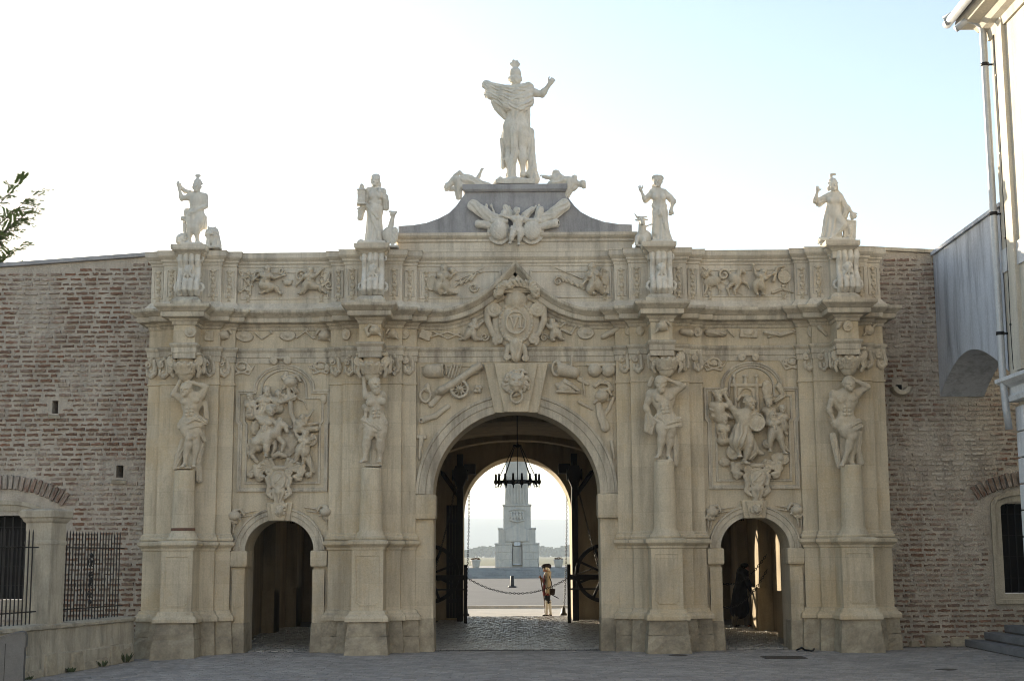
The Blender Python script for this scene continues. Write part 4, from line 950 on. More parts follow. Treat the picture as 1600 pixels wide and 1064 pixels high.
# ---- roof statues
def roof_statue(label, build, u, v, Y=-.28, vox=1.05):
    t = thing('roof_statue', label, 'statue', 'statues standing on the attic')
    s = Carve(vox, 1.2); extra = build(s)
    s.build('figure', M['statue'], u, v, Y, t)
    for nm, e in extra: e.build(nm, M['statue'], u, v, Y, t)
def st1(s):
    s.box((301,383.5,0),(17,2.5,12)); cloth(s, [(291,330,-5),(289,352,-7),(290,372,-6)], 6, 5); s.ell((284,374,-2),(10,10,8), fold=(.8,.9,0)); s.ell((284,341,0),(3.5,4,3.5))
    human(s, 16, (305.8,293,2), (294.5,307,0), (317.5,308,0), (305.5,337,0), (282,311,1), (277,292,2), (321,323,3), (303,333,9), (297.5,356,5), (296,378,2), (306.5,357,7), (309,378,3), yaw=0, nude=False, hair=False, toes=((-.15,.2,.35),(.15,.2,.35)))
    s.ell((306.5,285,1),(6.6,6,7)); s.cap((300,287,2),(313,287,2),1.6); s.path([(306,280,0),(306,274,-1),(308.5,273,-3)], 2.4, 2.0); s.cap((303,273.5,0),(309,273.5,-1),1.5)
    cloth(s, [(279,291,0),(286,298,-2),(297,301,0)], 2.6, 3); s.cap((306,318,1),(306,330,1), 9.5, 10, fold=(.4,10,0), flat=.8); s.cap((306,333,0),(306,350,0), 10.5, 12.5, fold=(1.1,11,1), flat=.75)
    cloth(s, [(316,340,-2),(318,355,-3)], 5, 4); s.cap((290,345,0),(299,332,6),3.5)
    e = Carve(1.05, 1.5); e.ell((332.5,372,1),(9.5,15,9)); e.cap((335,362,0),(338,384,-1),6,8); e.ell((331.5,367,4),(10.5,11,8), fold=(1.2,1.0,0)); e.ell((331.5,365,9),(5.5,5.5,5)); e.ell((331.5,368,13),(3.2,2.6,3)); 
    for d in (-1,1): e.ell((331.5+d*5,357,5),(2,2.2,2)); e.cap((331.5+d*5,374,6),(331.5+d*5,387,9),3,3.4); e.ell((331.5+d*2.2,363.5,13),(1,.9,1.2),op=-1,k=.4)
    e.box((334,388,0),(11,2,10))
    return [('lion', e)]
def st2(s):
    s.box((585,381.5,0),(18,2.5,12)); s.ell((564,381,4),(6,6,6), fold=(.6,1,0)); s.cap((564,382,4),(572,382,2),4); robe(s, (585,322,0), (584.5,380,0), 9, 14.5, 10, 1.3, 1.5); cloth(s, [(578,330,5),(584,346,8),(592,366,8),(594,379,6)], 3.2, 3.4, amp=.6)
    human(s, 16.5, (586,284,2), (575.5,299,0), (597,300,0), (585,331,0), (569,318,3), (565,325,4), (603.5,316,2), (595,304,8), yaw=-12, nude=False, female=True, legs=False)
    cloth(s, [(571,308,1),(566,326,1),(562.5,341,1)], 5.2, 4.2); cloth(s, [(601,308,2),(602.5,325,1)], 5, 5); s.cap((580,318,4),(592,317,4),4.5,fold=(.3,8,0)); cloth(s, [(572,322,4),(582,332,9),(590,342,8)], 3.2, 2.6); s.ell((586,276,0),(7.5,5,7), fold=(.6,1.3,0)); s.ell((590,288,-2),(4.5,7,5), fold=(.5,1.3,0))
    t = Carve(.95, .8); t.box((565,309.5,6),(6.2,10.5,6)); t.box((565,298.5,6),(7.6,1.4,7.4)); t.box((565,320.5,6),(7.6,1.4,7.4)); t.cap((565,297,6),(565,293,6),5,4); t.cap((565,293,6),(565,290,6),3,1.6); t.ell((565,289,6),(2.2,1.4,2.2))
    for d in (-3,3): t.box((565+d,309,12.3),(1.2,4,1.4),op=-1,k=.3)
    b = Carve(1.05, 1.5); b.ell((607,368,-1),(11,13,9)); b.cap((609,360,0),(613.5,340,1),5,3.4); b.ell((613.5,335.5,2),(4.6,4.2,4.4)); b.cap((615,335.5,4),(620,334.5,5),1.8,.9); b.cap((608,331,1),(619,331.5,1),1.5,1.2); b.ell((616,370,4),(6.5,14,4),8,fold=(.7,.9,0)); b.cap((607,378,3),(606,386,5),2.6); b.cap((613,378,3),(614,386,5),2.6); b.box((610,387,1),(13,2,10))
    return [('tower', t), ('ostrich', b)]
def st3(s):
    s.box((1034,379.5,0),(17,2.5,12)); robe(s, (1032,326,0), (1034,378,0), 9, 15, 10, 1.3, -1.5); cloth(s, [(1034,326,6),(1038,350,8),(1046,377,5)], 3.4, 3.8, amp=.6); s.cap((1026,335,3),(1023,365,5),6.5,5,k=3)
    human(s, 16.5, (1029,285,2), (1021,301,0), (1039.5,302,0), (1032,333,0), (1008.5,312,2), (1003,299,4), (1053,314,1), (1049.5,328,3), yaw=-6, nude=False, female=True, legs=False)
    cloth(s, [(1018,304,0),(1010,312,0)], 4.6, 5); cloth(s, [(1044,304,0),(1053,315,0)], 4.6, 5); s.cap((1025,319,2),(1036,319,2),4.6,fold=(.3,8,0)); cloth(s, [(1022,322,4),(1032,336,9),(1030,330,9)], 3.4); cloth(s, [(1040,322,3),(1031,337,9)], 3.4)
    for i in range(9): a = math.pi*i/8; s.ell((1029-8*math.cos(a),279-2.5*math.sin(a),2+6*math.sin(a)),(2,2.4,2))
    s.ell((1029,277,0),(7,4,7),fold=(.7,1.3,0)); s.ell((1025,292,-3),(5,6,4),fold=(.5,1.3,0))
    o = Carve(1.05, 1.5); o.ell((1006,371,-2),(13,12.5,10)); o.cap((1004,364,2),(1003,348,5),6.5,5); o.ell((1003,345,7),(4.6,5.4,5.5)); o.cap((1003,347,10),(1003,352,13),3.8,2.6); 
    for d in (-1,1): o.path([(1003+d*3,340,5),(1003+d*8,340,5),(1003+d*11,334.5,5)],1.5,.7); o.cap((1003+d*5,344,4),(1003+d*10,344.5,3),1.8,1); o.ell((1003+d*2.6,345.5,11),(1,.9,1.2),op=-1,k=.4); o.cap((1001+d*6,372,5),(1000+d*6,384,9),3.4,3)
    o.box((1006,385.5,0),(13,2,10)); o.cap((1008,355,3),(1019,351,3),1.4)
    return [('ox', o)]
def st4(s):
    s.box((1303,376.5,0),(24,2.5,12)); robe(s, (1304,328,0), (1300,374,0), 9.5, 16, 11, 1.3, 2); s.cap((1308,338,3),(1317,353,9),7.5,5.5,k=3); s.cap((1317,353,9),(1302,372,8),5.5,4.2,fold=(.5,7,2)); foot(s,(1301,372,9),(1295,375,11),15); cloth(s, [(1293,340,3),(1290,358,2),(1287,374,2)], 4.5, 5)
    human(s, 16.5, (1304.5,291,2), (1296,308,0), (1314.5,308,0), (1303,334,0), (1275.5,315,2), (1279,300,4), (1325,324,2), (1333,334,3), yaw=10, nude=False, female=True, legs=False, hair=False)
    cloth(s, [(1293,309,0),(1282,316,0)], 5.5, 6.5, amp=.8); cloth(s, [(1316,310,-1),(1324,328,0),(1320,340,0)], 6, 5); s.cap((1298,323,2),(1309,323,2),4.6,fold=(.3,8,0)); s.cap((1304,312,1),(1304,318,1),8,8,fold=(.3,12,0),flat=.8)
    s.ell((1304.5,284,1),(7,6.5,7.5)); s.cap((1297,287,4),(1312,286,4),1.7); s.path([(1303,279,0),(1303,272.5,0),(1309,271.5,-1)],2.4,2.0); s.ell((1298.5,294,0),(3,4.5,4),fold=(.5,1.4,0)); s.ell((1310.5,294,0),(2.6,4,4),fold=(.5,1.4,0)); s.cap((1309,297,1),(1318,303,-2),2)
    h = Carve(.95, 1.0); h.box((1328,360,1),(10,16,3.2),6,rd=2); h.box((1328,360,4.4),(7,13,1.2),6,op=-1,k=.6); h.ell((1328,356,3.6),(4,3.4,2.2)); h.cap((1328,359,3.6),(1328,368,3.6),3,1.4); h.ell((1333,338,2),(4.5,6,4.5),fold=(.6,1.2,0)); h.cap((1330,366,3),(1325,371,4),1.4)
    hd = Carve(.95,1.0); head(hd,(1283,378,3),13,yaw=-10)
    return [('shield', h), ('carved_head', hd)]
roof_statue('stone warrior statue in crested helmet with raised fist and lion beside him', st1, 303, 385)
roof_statue('stone woman statue holding a small tower, long-necked ostrich behind her', st2, 588, 383.5)
roof_statue('stone woman statue in a wreath with arm akimbo and horned ox at her side', st3, 1028, 381.5)
roof_statue('stone woman statue in crested helmet resting her hand on an upright shield', st4, 1305, 378.5)
# ---- emperor on the gable, seen from behind
t = thing('emperor_statue', 'largest stone statue, helmeted man seen from behind in a swirling cloak, topmost on the gable', 'statue')
s = Carve(1.15, 1.6)
human(s, 23, (806,122,0), (788,142,0), (827,141,0), (806,196,0), None, None, (848,147,1), (860,131,2), (796,238,-2), (795,274,0), (816,236,2), (817,274,2), yaw=0, nude=False, back=True, hair=False, toes=((-.1,.15,-.4),(.1,.15,-.4)), curl=1.0)
s.ell((806,113,0),(9.4,10,10)); s.cap((797,121,2),(815,121,2),2.2); s.ell((806.5,124,5),(9.5,8,6),fold=(1.0,.9,0))
for a, l in ((-32,10),(-8,13),(16,12),(38,10)): s.cap((805.5,106,0),(805.5+math.sin(math.radians(a))*l,106-math.cos(math.radians(a))*l,0),1.6,2.6)
cloth(s, [(826,138,2),(806,144,8),(786,142,7),(768,136,3),(760,130,-2)], 9, 6.5, n=9, amp=1.4, flat=.8)
cloth(s, [(824,150,4),(806,158,9),(786,153,8),(768,147,3),(763,145,-2)], 10, 6.5, n=9, amp=1.4); cloth(s, [(825,158,4),(812,170,8),(794,166,8),(780,158,4)], 10, 9, n=9, amp=1.4)
s.cap((807,160,3),(808,186,3),17,13,fold=(1.3,9,3),flat=.75); cloth(s, [(775,160,2),(781,172,3),(790,182,3)], 7, 5); cloth(s, [(823,150,2),(824,180,2),(825,200,1)], 6, 4)
s.cap((808,184,0),(807,206,0),15,18,fold=(1.2,12,1),flat=.75)
cloth(s, [(806,192,9),(803,212,11),(805,240,9),(799,264,8),(800,280,8)], 4.2, 6.5, n=7, amp=.9)
cloth(s, [(789,206,0),(787,232,-2),(786,260,-3)], 4.4, 3.6); s.path([(783,218,2),(785,240,2),(786,264,2)], 2.2, 1.8)
s.path([(829,205,-3),(829,240,-5),(831,268,-4),(834,280,-3)], 6, 9, fold=(.8,6,3))
for i in range(3): s.ell((827+3*i,272-4*i,-1),(6,6,6),fold=(.8,.9,i))
s.ell((804,285,0),(33,6,20),k=1,fold=(.6,.5,0)); s.box((805,288,0),(31,4,20)); s.cap((775,288,0),(782,281,0),5)
s.build('figure', M['statue'], 805, 292, .22, t)
# ---- the two reclining captives
t = thing('captive_statue', 'reclining stone captive with one hand thrown up, left of the emperor statue', 'statue', 'reclining figures on the gable')
s = Carve(1.0, 1.4)
head(s, (699,293.5,4), 13, yaw=-50, tilt=1); s.cap((701,290,3),(709,283,2),4,6); s.ell((713,283,2),(9,8.5,8),-20); s.ell((729,282,1),(13,9.5,8.5),5,fold=(.7,.5,0)); s.cap((727,283,1),(746,287,1),9,7,fold=(.8,7,3)); s.cap((745,287,2),(763,291,2),6,4,fold=(.6,6,2)); foot(s,(762,291,2),(768,291,3),11)
s.path([(711,276,4),(718,270.5,4),(723,275,5)],3.2,2.2); s.path([(743,283,-1),(748,276,-1),(751,269,-1)],3.4,2.2); hand(s,(751,269,-1),(.5,-1,0),12,1,.2); cloth(s,[(717,289,4),(716,298,4),(717,309,3)],7,4.5,amp=.8); s.cap((703,296,2),(714,296,2),3,4); s.box((742,293.5,0),(28,2.5,9))
s.build('figure', M['statue'], 735, 295, .05, t)
t = thing('captive_statue', 'pair of reclining stone captives huddled together, right of the emperor statue', 'statue', 'reclining figures on the gable')
s = Carve(1.0, 1.4)
head(s, (911,290,4), 13, yaw=50); head(s, (898,281,2), 12.5, yaw=30); s.cap((907,290,3),(899,287,2),4,6); s.ell((890,285,1),(13,8.5,8),15); s.ell((872,281,1),(13,10,8.5),25,fold=(.8,.5,0)); s.ell((869,271,0),(6,5.5,6)); s.cap((880,284,2),(862,290,2),8,7,fold=(.8,7,3)); s.path([(872,279,3),(860,279,3),(850,277,3)],4,2.4); hand(s,(851,277,3),(-1,-.25,0),12,1,.2)
cloth(s,[(890,290,4),(888,300,4),(884,309,3)],7,4.5,amp=.8); s.cap((900,294,3),(893,298,3),3.5,4); s.box((872,293,0),(22,2.5,9))
s.build('figure', M['statue'], 872, 295, .05, t)
# ================================================================ RELIEFS AND ORNAMENT OF THE GATE
def orn(s, name, u, v, Y, mat='carve', parent=None, relief=True): return s.build(name, M[mat], u, v, Y, parent or gate, relief)
def helmet(s, u, v, w, r, d=1):
    s.ell((u,v,w),(r,r*.82,r*.7)); s.cap((u-r*.9,v+r*.55,w+1),(u+r*.9,v+r*.5,w+1),r*.2,r*.15); s.path([(u-d*r*.2,v-r*.8,w),(u+d*r*.9,v-r*1.0,w),(u+d*r*1.35,v-r*.2,w)],r*.28,r*.2); s.cap((u-d*r*.7,v+r*.6,w+1),(u-d*r*1.1,v+r*.95,w+1),r*.2)
def shield(s, u, v, w, rx, ry, a=0):
    s.ell((u,v,w),(rx,ry,2.6),a,k=.6); s.ring((u,v,w+1.4),rx*.86,ry*.86,.9,a=a); s.ell((u,v,w+2),(rx*.35,ry*.35,1.8),a)
def lion(s, u, v, r, w=4):
    lr = random.Random(int(u))
    for i in range(19):
        a = 2*math.pi*i/19+lr.uniform(-.12,.12); rr = r*lr.uniform(.82,1.12); s.path([(u+.6*r*math.cos(a),v-.05*r+.62*r*math.sin(a),w-1),(u+rr*math.cos(a),v+rr*math.sin(a),w),(u+rr*1.12*math.cos(a+.25),v+rr*1.12*math.sin(a+.25),w-2)],r*.17,r*.11,k=.5)
    s.ell((u,v,w+1),(r*.66,r*.78,r*.55)); s.ell((u,v+r*.28,w+r*.5),(r*.40,r*.33,r*.30),k=1); s.ell((u,v+r*.1,w+r*.74),(r*.2,r*.12,r*.12),k=.5); s.cap((u,v-r*.3,w+r*.45),(u,v+r*.1,w+r*.65),r*.16,r*.17,k=.6)
    s.cap((u-r*.22,v+r*.5,w+r*.7),(u+r*.22,v+r*.5,w+r*.7),r*.07,op=-1,k=.4); s.ell((u,v+r*.62,w+r*.45),(r*.26,r*.16,r*.2),k=.6)
    for d in (-1,1):
        s.ell((u+d*r*.27,v-r*.14,w+r*.56),(r*.12,r*.09,r*.12),op=-1,k=.4); s.cap((u+d*r*.1,v-r*.22,w+r*.55),(u+d*r*.42,v-r*.32,w+r*.42),r*.1,k=.5); s.ell((u+d*r*.55,v-r*.58,w+r*.15),(r*.17,r*.2,r*.17)); s.ell((u+d*r*.32,v+r*.2,w+r*.45),(r*.24,r*.22,r*.2),k=.6)
# ---- capitals with volutes and garlands, one per column
for xc, u, v in ((-XO,291,573),(-XI,582,573),(XI,1041,566),(XO,1325,564)):
    s = Carve(1.0, .9)
    for d in (-1,1):
        s.spiral((u+d*20,v-7,9),7.5,1.6,2.3,dirn=d,a0=-90); s.ell((u+d*20,v-7,9),(2.6,2.6,4)); s.path([(u+d*20,v+2,8),(u+d*22,v+9,6),(u+d*19,v+16,4)],3.4,2.2,fold=(.6,5,2))
        s.cap((u+d*24,v-10,-4),(u+d*24,v+6,-4),5,5,fold=(1.2,5,3)); s.ell((u+d*12,v+1,13),(4,4,3),fold=(.7,1.2,0))
    for i in range(9): t = i/8; s.ell((u-17+34*t,v+1+11*math.sin(math.pi*t),9+4*math.sin(math.pi*t)),(3.4,3.2,3.2),fold=(.6,1.3,i))
    for i in range(12):
        a = math.pi*(i+.5)/12; s.path([(u-13*math.cos(a),v+11,2+12*math.sin(a)),(u-16*math.cos(a),v+3,3+15*math.sin(a)),(u-19*math.cos(a),v-3+(i%2)*3,5+15*math.sin(a))],2.3,3.0,fold=(.6,5,3))
    s.ell((u,v-15,12),(4.4,4.4,3.4),fold=(.7,1.2,0)); s.box((u,v-18,0),(25,2.2,15)); s.cap((u,v-14,2),(u,v+12,2),15,12,k=1.0)
    orn(s, 'capital', u, v, -.55, relief=False)
# ---- garland strips on the pilasters between the capitals
def garland(u, v, Y, w=22, n=1):
    s = Carve(1.05, .9)
    for i in range(n):
        c = u+(i-(n-1)/2)*w
        s.spiral((c-w*.2,v-7,2.5),5.2,1.3,1.6,dirn=-1,a0=-90); s.ell((c,v-16,2),(2.6,3.6,2.4)); s.cap((c+w*.18,v-12,2),(c+w*.28,v+3,2.5),2.4,3,fold=(.6,4,2)); s.path([(c-w*.3,v+2,2),(c-w*.25,v+9,3),(c,v+13,4),(c+w*.26,v+8,3),(c+w*.32,v+1,2)],2.2,2.6,fold=(.7,4,3)); s.ell((c,v+5,2),(3,4,3),fold=(.6,1.2,i))
    orn(s, 'garland', u, v, Y)
for a in ((237,577,-.12),(257,577,-.26),(351,575,-.12),(328,575,-.26),(525,573,-.12),(547,573,-.26),(639,571,-.12),(616,572,-.26),(976,568,-.12),(997,568,-.26),(1090,566,-.12),(1068,566,-.26),(1264,565,-.12),(1287,565,-.26),(1377,562,-.12),(1355,562,-.26)): garland(*a)
for u, v in ((378,574),(501,573),(1115,568),(1238,566)):
    s = Carve(1.05,.9); s.ring((u,v,2),10,8,1.6); s.ell((u,v,2),(6,5,2.6),fold=(.8,1.1,0))
    for d in (-1,1): s.spiral((u+d*11,v+1,2),5,1.1,1.5,dirn=d); s.path([(u+d*4,v+9,2),(u+d*11,v+11,2),(u+d*20,v-4,1)],1.8,1)
    orn(s,'cartouche_ornament',u,v,0)
# ---- scroll brackets of the attic piers
for xc, u, v in ((-XO,298,430),(-XI,584,429),(XI,1032,427),(XO,1322,425)):
    s = Carve(1.0,.8)
    for i in range(4):
        c = u-13.2+8.8*i; sw = 1+.12*math.cos(math.pi*(i-1.5)/3); s.path([(c,v-32,5),(c,v-29,13*sw),(c,v-20,15*sw),(c,v-9,9),(c,v+3,10),(c,v+14,17*sw),(c,v+25,18*sw),(c,v+31,12)],4.1,4.6,k=.5)
    for d in (-1,1): s.spiral((u+d*15,v-24,5),8,1.3,2.2,dirn=d,a0=90); s.spiral((u+d*16,v+20,8),10,1.4,2.6,dirn=-d,a0=-90)
    s.box((u,v,0),(15.5,34,7)); s.ell((u,v-6,15),(7,7,6),fold=(1.2,.8,0)); s.ell((u,v-3,20),(3.5,5,3))
    for d in (-1,0,1): s.path([(u,v-2,20),(u+d*6,v+6,19),(u+d*8,v+14,19)],2.4,1.2)
    orn(s,'scroll_bracket',u,v,-.40,'statue',relief=False)
    part(MB().sweep([(xc-.20,-.2),(xc-.20,-.70),(xc+.20,-.70),(xc+.20,-.2)],[(0,6.55),(.09,6.56),(.08,6.62),(.02,6.68),(0,6.70)]).box(xc-.19,xc+.19,-.69,-.2,6.52,6.70),'bracket_foot','mould')
# ---- strings of blossom on the attic strips: one mesh shared by all
s = Carve(1.1,.7)
for i in range(4): v = 418+12.5*i; s.ell((300,v,1),(3.8,3.4,3.2),fold=(.8,1.1,i)); s.cap((300,v+4,1),(297,v+8,1),1.6,.8); s.cap((300,v+4,1),(303,v+8,1),1.6,.8)
bl = s.mesh('blossom_string', 300, 437, 0, True); bl.materials.append(M['carve']); bx, bz = P(300,437,0)
def blossoms(X, Y): o = link('blossom_string', bl, gate); o.location = (X-bx, Y, 7.04-bz); o.matrix_parent_inverse = inv(gate)
for xc in (-XO,-XI,XI,XO):
    for sx in (-1,1): blossoms(xc+sx*.405,-.26); blossoms(xc+sx*.695,-.12)
for X in (-5.24,-3.80,3.80,5.24,-1.74,1.74): blossoms(X,-.005)
# ---- attic relief panels
def leafy(s, pts, w=1.5, r=1.7): 
    s.path([(a,b,w) for a,b in pts], r, r*.6)
    for i,(a,b) in enumerate(pts[1:]): s.ell((a+2,b-2,w),(3.2,2.2,1.8),30*i,fold=(.4,1.2,i))
s = Carve(1.0,.7,1.6)
leafy(s,[(392,461),(392,448),(397,436),(388,428)]); leafy(s,[(392,446),(382,436),(374,426)]); leafy(s,[(392,455),(382,452),(374,458)]); s.spiral((404,430,1.5),9,1.2,1.8); s.spiral((470,432,1.5),10,1.2,1.9,dirn=-1)
putto(s,11,(419,423,4),(415,446,4),(407,430,4),(399,437,4),(430,436,4),(442,432,4),(424,452,5),(410,459,4),(431,450,4),(440,460,3)); putto(s,11,(486,426,4),(484,446,4),(474,436,4),(467,444,4),(494,432,4),(503,424,4),(478,454,5),(470,460,4),(498,450,4),(510,459,3))
s.ell((450,443,2),(7,5,3)); s.cap((443,439,2),(457,439,2),1.6); s.path([(500,450,1),(512,440,1),(516,428,1)],3.4,1.5,fold=(.6,5,2)); s.spiral((515,446,1.5),8,1.2,1.6); s.spiral((440,424,1.5),6,1.2,1.4)
orn(s,'attic_relief',450,440,0)
s = Carve(1.0,.7,1.6)
s.ell((1112,440,2),(14,8,4),-10); s.path([(1104,446,2),(1103,454,2),(1100,460,2)],2.6,1.6); s.path([(1120,446,2),(1124,454,2),(1122,460,2)],2.6,1.6); s.ell((1101,430,3),(6,6,4),fold=(.6,1,0)); s.spiral((1131,430,1.5),10,1.25,2.2,dirn=-1); s.path([(1098,418,2),(1125,440,2),(1160,462,2)],1,.8)
s.ell((1148,438,3),(11,9,5),40); s.path([(1152,434,3),(1156,424,4),(1163,427,4)],4.5,2.6); s.path([(1144,444,3),(1135,452,3),(1138,461,3)],3.6,1.6); s.path([(1154,444,3),(1146,454,3),(1148,461,3)],3.4,1.6); s.path([(1157,440,3),(1166,444,3),(1170,452,3)],2.6,1.4)
putto(s,11,(1192,428,4),(1185,446,4),(1180,430,4),(1177,418,4),(1199,434,4),(1206,430,4),(1178,452,4),(1182,461,3),(1192,452,4),(1190,461,3)); s.ell((1225,433,1),(11,12,3),k=.5); s.ring((1225,433,3),9.5,10.5,1); s.cap((1215,433,3),(1235,433,3),.9); s.cap((1225,423,3),(1225,443,3),.9); s.path([(1208,440,2),(1214,420,2),(1226,416,2)],3,1.4); s.path([(1206,458,1),(1222,452,1),(1238,458,1)],2.6,1.5,fold=(.5,5,2))
orn(s,'attic_relief',1165,440,0)
s = Carve(1.0,.7,1.6)
putto(s,13,(694,423,4),(692,447,4),(702,436,4),(708,430,4),(684,440,4),(680,448,4),(684,455,5),(698,460,4),(700,455,4),(712,459,3)); s.ell((675,443,1.5),(8,12,2.6),10); s.ring((675,443,3),7,11,1,a=10); s.ell((707,424,3),(5,5,4),fold=(.6,1.1,0)); s.path([(712,440,2),(735,430,2),(758,418,2)],1.2,.8)
for i in range(4): s.path([(712+8*i,448-3*i,1.5),(720+8*i,440-4*i,2),(728+8*i,441-5*i,1)],2.0,1)
s.spiral((740,450,1.5),8,1.2,1.5)
orn(s,'attic_relief',700,440,0)
s = Carve(1.0,.7,1.6)
putto(s,13,(924,421,4),(929,446,4),(918,437,4),(912,444,4),(938,434,4),(940,424,4),(920,455,5),(928,460,4),(937,454,4),(946,459,3)); s.path([(910,436,1.5),(880,424,1.5),(860,415,1.5)],1.2,.8); s.ell((944,436,1.5),(7,12,2),-20,fold=(.5,.9,0))
for i in range(4): s.path([(912-9*i,452-4*i,1.5),(904-9*i,444-4*i,2),(896-9*i,447-5*i,1)],2.2,1); 
s.spiral((872,440,1.5),8,1.2,1.5,dirn=-1)
orn(s,'attic_relief',915,440,0)
# ---- frieze ornaments
fr = Carve(1.0,.9,.8)
def fz(build, u, v, Y=0): s = Carve(1.0,.6,1.6); build(s); orn(s,'frieze_ornament',u,v,Y)
fz(lambda s: (shield(s,298,519,1,10,9), s.ell((298,519,3),(4,5,2))), 298,519,-.80); fz(lambda s: (helmet(s,586,517,2,9,-1), s.cap((572,514,1),(576,524,1),3)), 586,517,-.80); fz(lambda s: helmet(s,1034,511,2,9,1), 1034,511,-.80); fz(lambda s: (shield(s,1324,510,1,8,9,20), s.cap((1309,512,1),(1313,505,1),3)), 1324,510,-.80)
fz(lambda s: (s.box((327,525,1),(7,8,2)), s.cap((324,520,2),(330,529,2),1)), 327,525,-.26)
fz(lambda s: (helmet(s,350,524,2,9,1)), 350,524,-.12); fz(lambda s: (shield(s,382,526,1,15,8.5,10), leafy(s,[(398,520),(410,530),(422,522)])), 385,526); fz(lambda s: (shield(s,450,525,1,13,8), leafy(s,[(464,528),(478,518),(490,530)])), 455,525); fz(lambda s: (helmet(s,508,525,2,10,-1), s.cap((520,528,1),(530,532,1),2)), 508,525)
fz(lambda s: shield(s,541,523,1,7,9), 541,523,-.26); fz(lambda s: helmet(s,614,523,2,8,-1), 614,523,-.26); fz(lambda s: (shield(s,632,522,1,8,9), ), 632,522,-.12)
fz(lambda s: (s.box((665,524,1.5),(9,7,2.5),20), s.path([(672,527,1.5),(700,519,1.5),(724,528,1.5)],1.6,1.2), s.path([(676,518,1.5),(700,530,1.5),(718,521,1.5)],1.4,1.2), putto(s,10,(742,505,4),(737,521,4),(731,515,4),(726,522,4),(748,510,4),(753,505,4),(731,528,4),(720,531,3),(741,529,4),(750,532,3)), s.spiral((757,527,1.5),7,1.2,1.5)), 705,520)
fz(lambda s: (putto(s,10,(863,505,4),(868,521,4),(857,511,4),(851,503,4),(874,512,4),(880,508,4),(862,529,4),(866,532,3),(874,528,4),(880,531,3)), s.path([(876,514,1.5),(892,522,1.5),(900,510,1.5)],2.4,1.5,fold=(.5,5,2)), s.spiral((850,528,1.5),7,1.2,1.5,dirn=-1), shield(s,915,521,1,14,10), s.cap((942,527,2),(964,516,2),4,5.5)), 905,520)
fz(lambda s: shield(s,983,517,1,7,8), 983,517,-.12); fz(lambda s: s.ell((1000,517,1),(7,8,3),10,fold=(.6,1,0)), 1000,517,-.26)
fz(lambda s: (s.cap((1066,519,1.5),(1078,521,1.5),5,6),), 1072,520,-.26); fz(lambda s: shield(s,1090,519,1,7,8),1090,519,-.12)
fz(lambda s: (s.cap((1106,520,2),(1130,522,2),6,5,fold=(.4,7,9)), s.cap((1137,516,1),(1146,526,1),1.6)), 1115,521); fz(lambda s: (s.box((1169,521,2),(14,7,2),3), s.ell((1169,520,3),(10,6,3),fold=(.5,.9,0))), 1169,521); fz(lambda s: (s.path([(1196,520,1.5),(1220,524,1.5),(1248,516,1.5)],4,2,fold=(.7,6,4)), s.path([(1200,527,1.5),(1230,518,1.5),(1252,524,1.5)],1.8,1.2)), 1222,520)
fz(lambda s: shield(s,1268,518,1,8,10), 1268,518,-.12); fz(lambda s: s.cap((1280,512,1.5),(1290,524,1.5),4,2,fold=(.5,5,2)),1285,518,-.26); fz(lambda s: (s.ell((1357,516,1.5),(8,8,3),fold=(.8,.9,0)), s.cap((1348,524,1.5),(1368,508,1.5),1.6)), 1357,516,-.26)
# ---- spandrel trophies of the main arch
s = Carve(1.0,.7,1.6)
s.cap((671,580,2),(689,579,2),11,11,flat=.6); s.ell((692,579,3),(4,11.5,8)); s.ell((694,579,4),(2.4,9,7),op=-1,k=.4); s.cap((690,572,9),(696,586,9),1,k=.3)
for i in range(4): s.cap((700+5*i,590,1.5),(706+5*i,570,1.5),1.4)
s.path([(690,611,3),(705,603,4),(742,578,4)],7.5,6,k=.8); s.ell((684,613,3),(4.5,4.5,4)); s.ring((742,578,4),3,6.5,2,a=-30); s.cap((736,582,4),(748,574,4),6,7)
s.ring((718.5,609,6),13,13,2.4); s.ell((718.5,609,6),(3.6,3.6,4))
for i in range(10): a = math.pi*i/5; s.cap((718.5+3*math.cos(a),609+3*math.sin(a),6),(718.5+12*math.cos(a),609+12*math.sin(a),6),1.3,1.0,k=.5)
for a, b in ((745,606),(751,606),(743,612),(749,612)): s.ell((a,b,2),(3.4,3.4,3.2))
s.ring((665,618,2),8,10,2.4); s.ell((668,606,2),(5,7,3),fold=(.8,1,0)); s.path([(674,632,2),(690,616,1)],5,4,flat=.4); s.path([(663,655,2),(680,650,2),(700,635,2)],5,4,flat=.4); s.spiral((659,656,2),5,1.1,1.6); s.cap((659,684,1),(656,716,1),4,2,fold=(.5,5,2)); s.box((659,682,1.5),(8,3,2))
orn(s,'trophy_relief',705,605,0)
s = Carve(1.0,.7,1.6)
s.cap((875,577,3),(897,583,3),11,9,flat=.7); s.ring((870,576,4),7,11,2.4); s.ell((869,576,6),(4,7,4),op=-1,k=.5); s.box((893,572,2),(1.6,16,2),5)
for a, r in ((929,11),(951,11)): s.ell((a,579,2),(r,11,7),fold=(.35,1.5,0)); s.cap((a-r,571,3),(a+r,571,3),2.6,2.6); s.cap((a-r*.8,569,4),(a+r*.8,569,4),1.2,op=1)
s.ell((884,605,2),(17,9,4),12,fold=(1.2,.45,0)); s.cap((870,612,3),(906,614,3),2.4,1.8); s.path([(882,596,4),(892,602,5),(905,612,4)],3.6,2,fold=(.7,5,2)); s.cap((910,590,1.5),(914,620,1.5),2,1.2); s.path([(905,592,1.5),(918,600,1.5)],4,3,flat=.4)
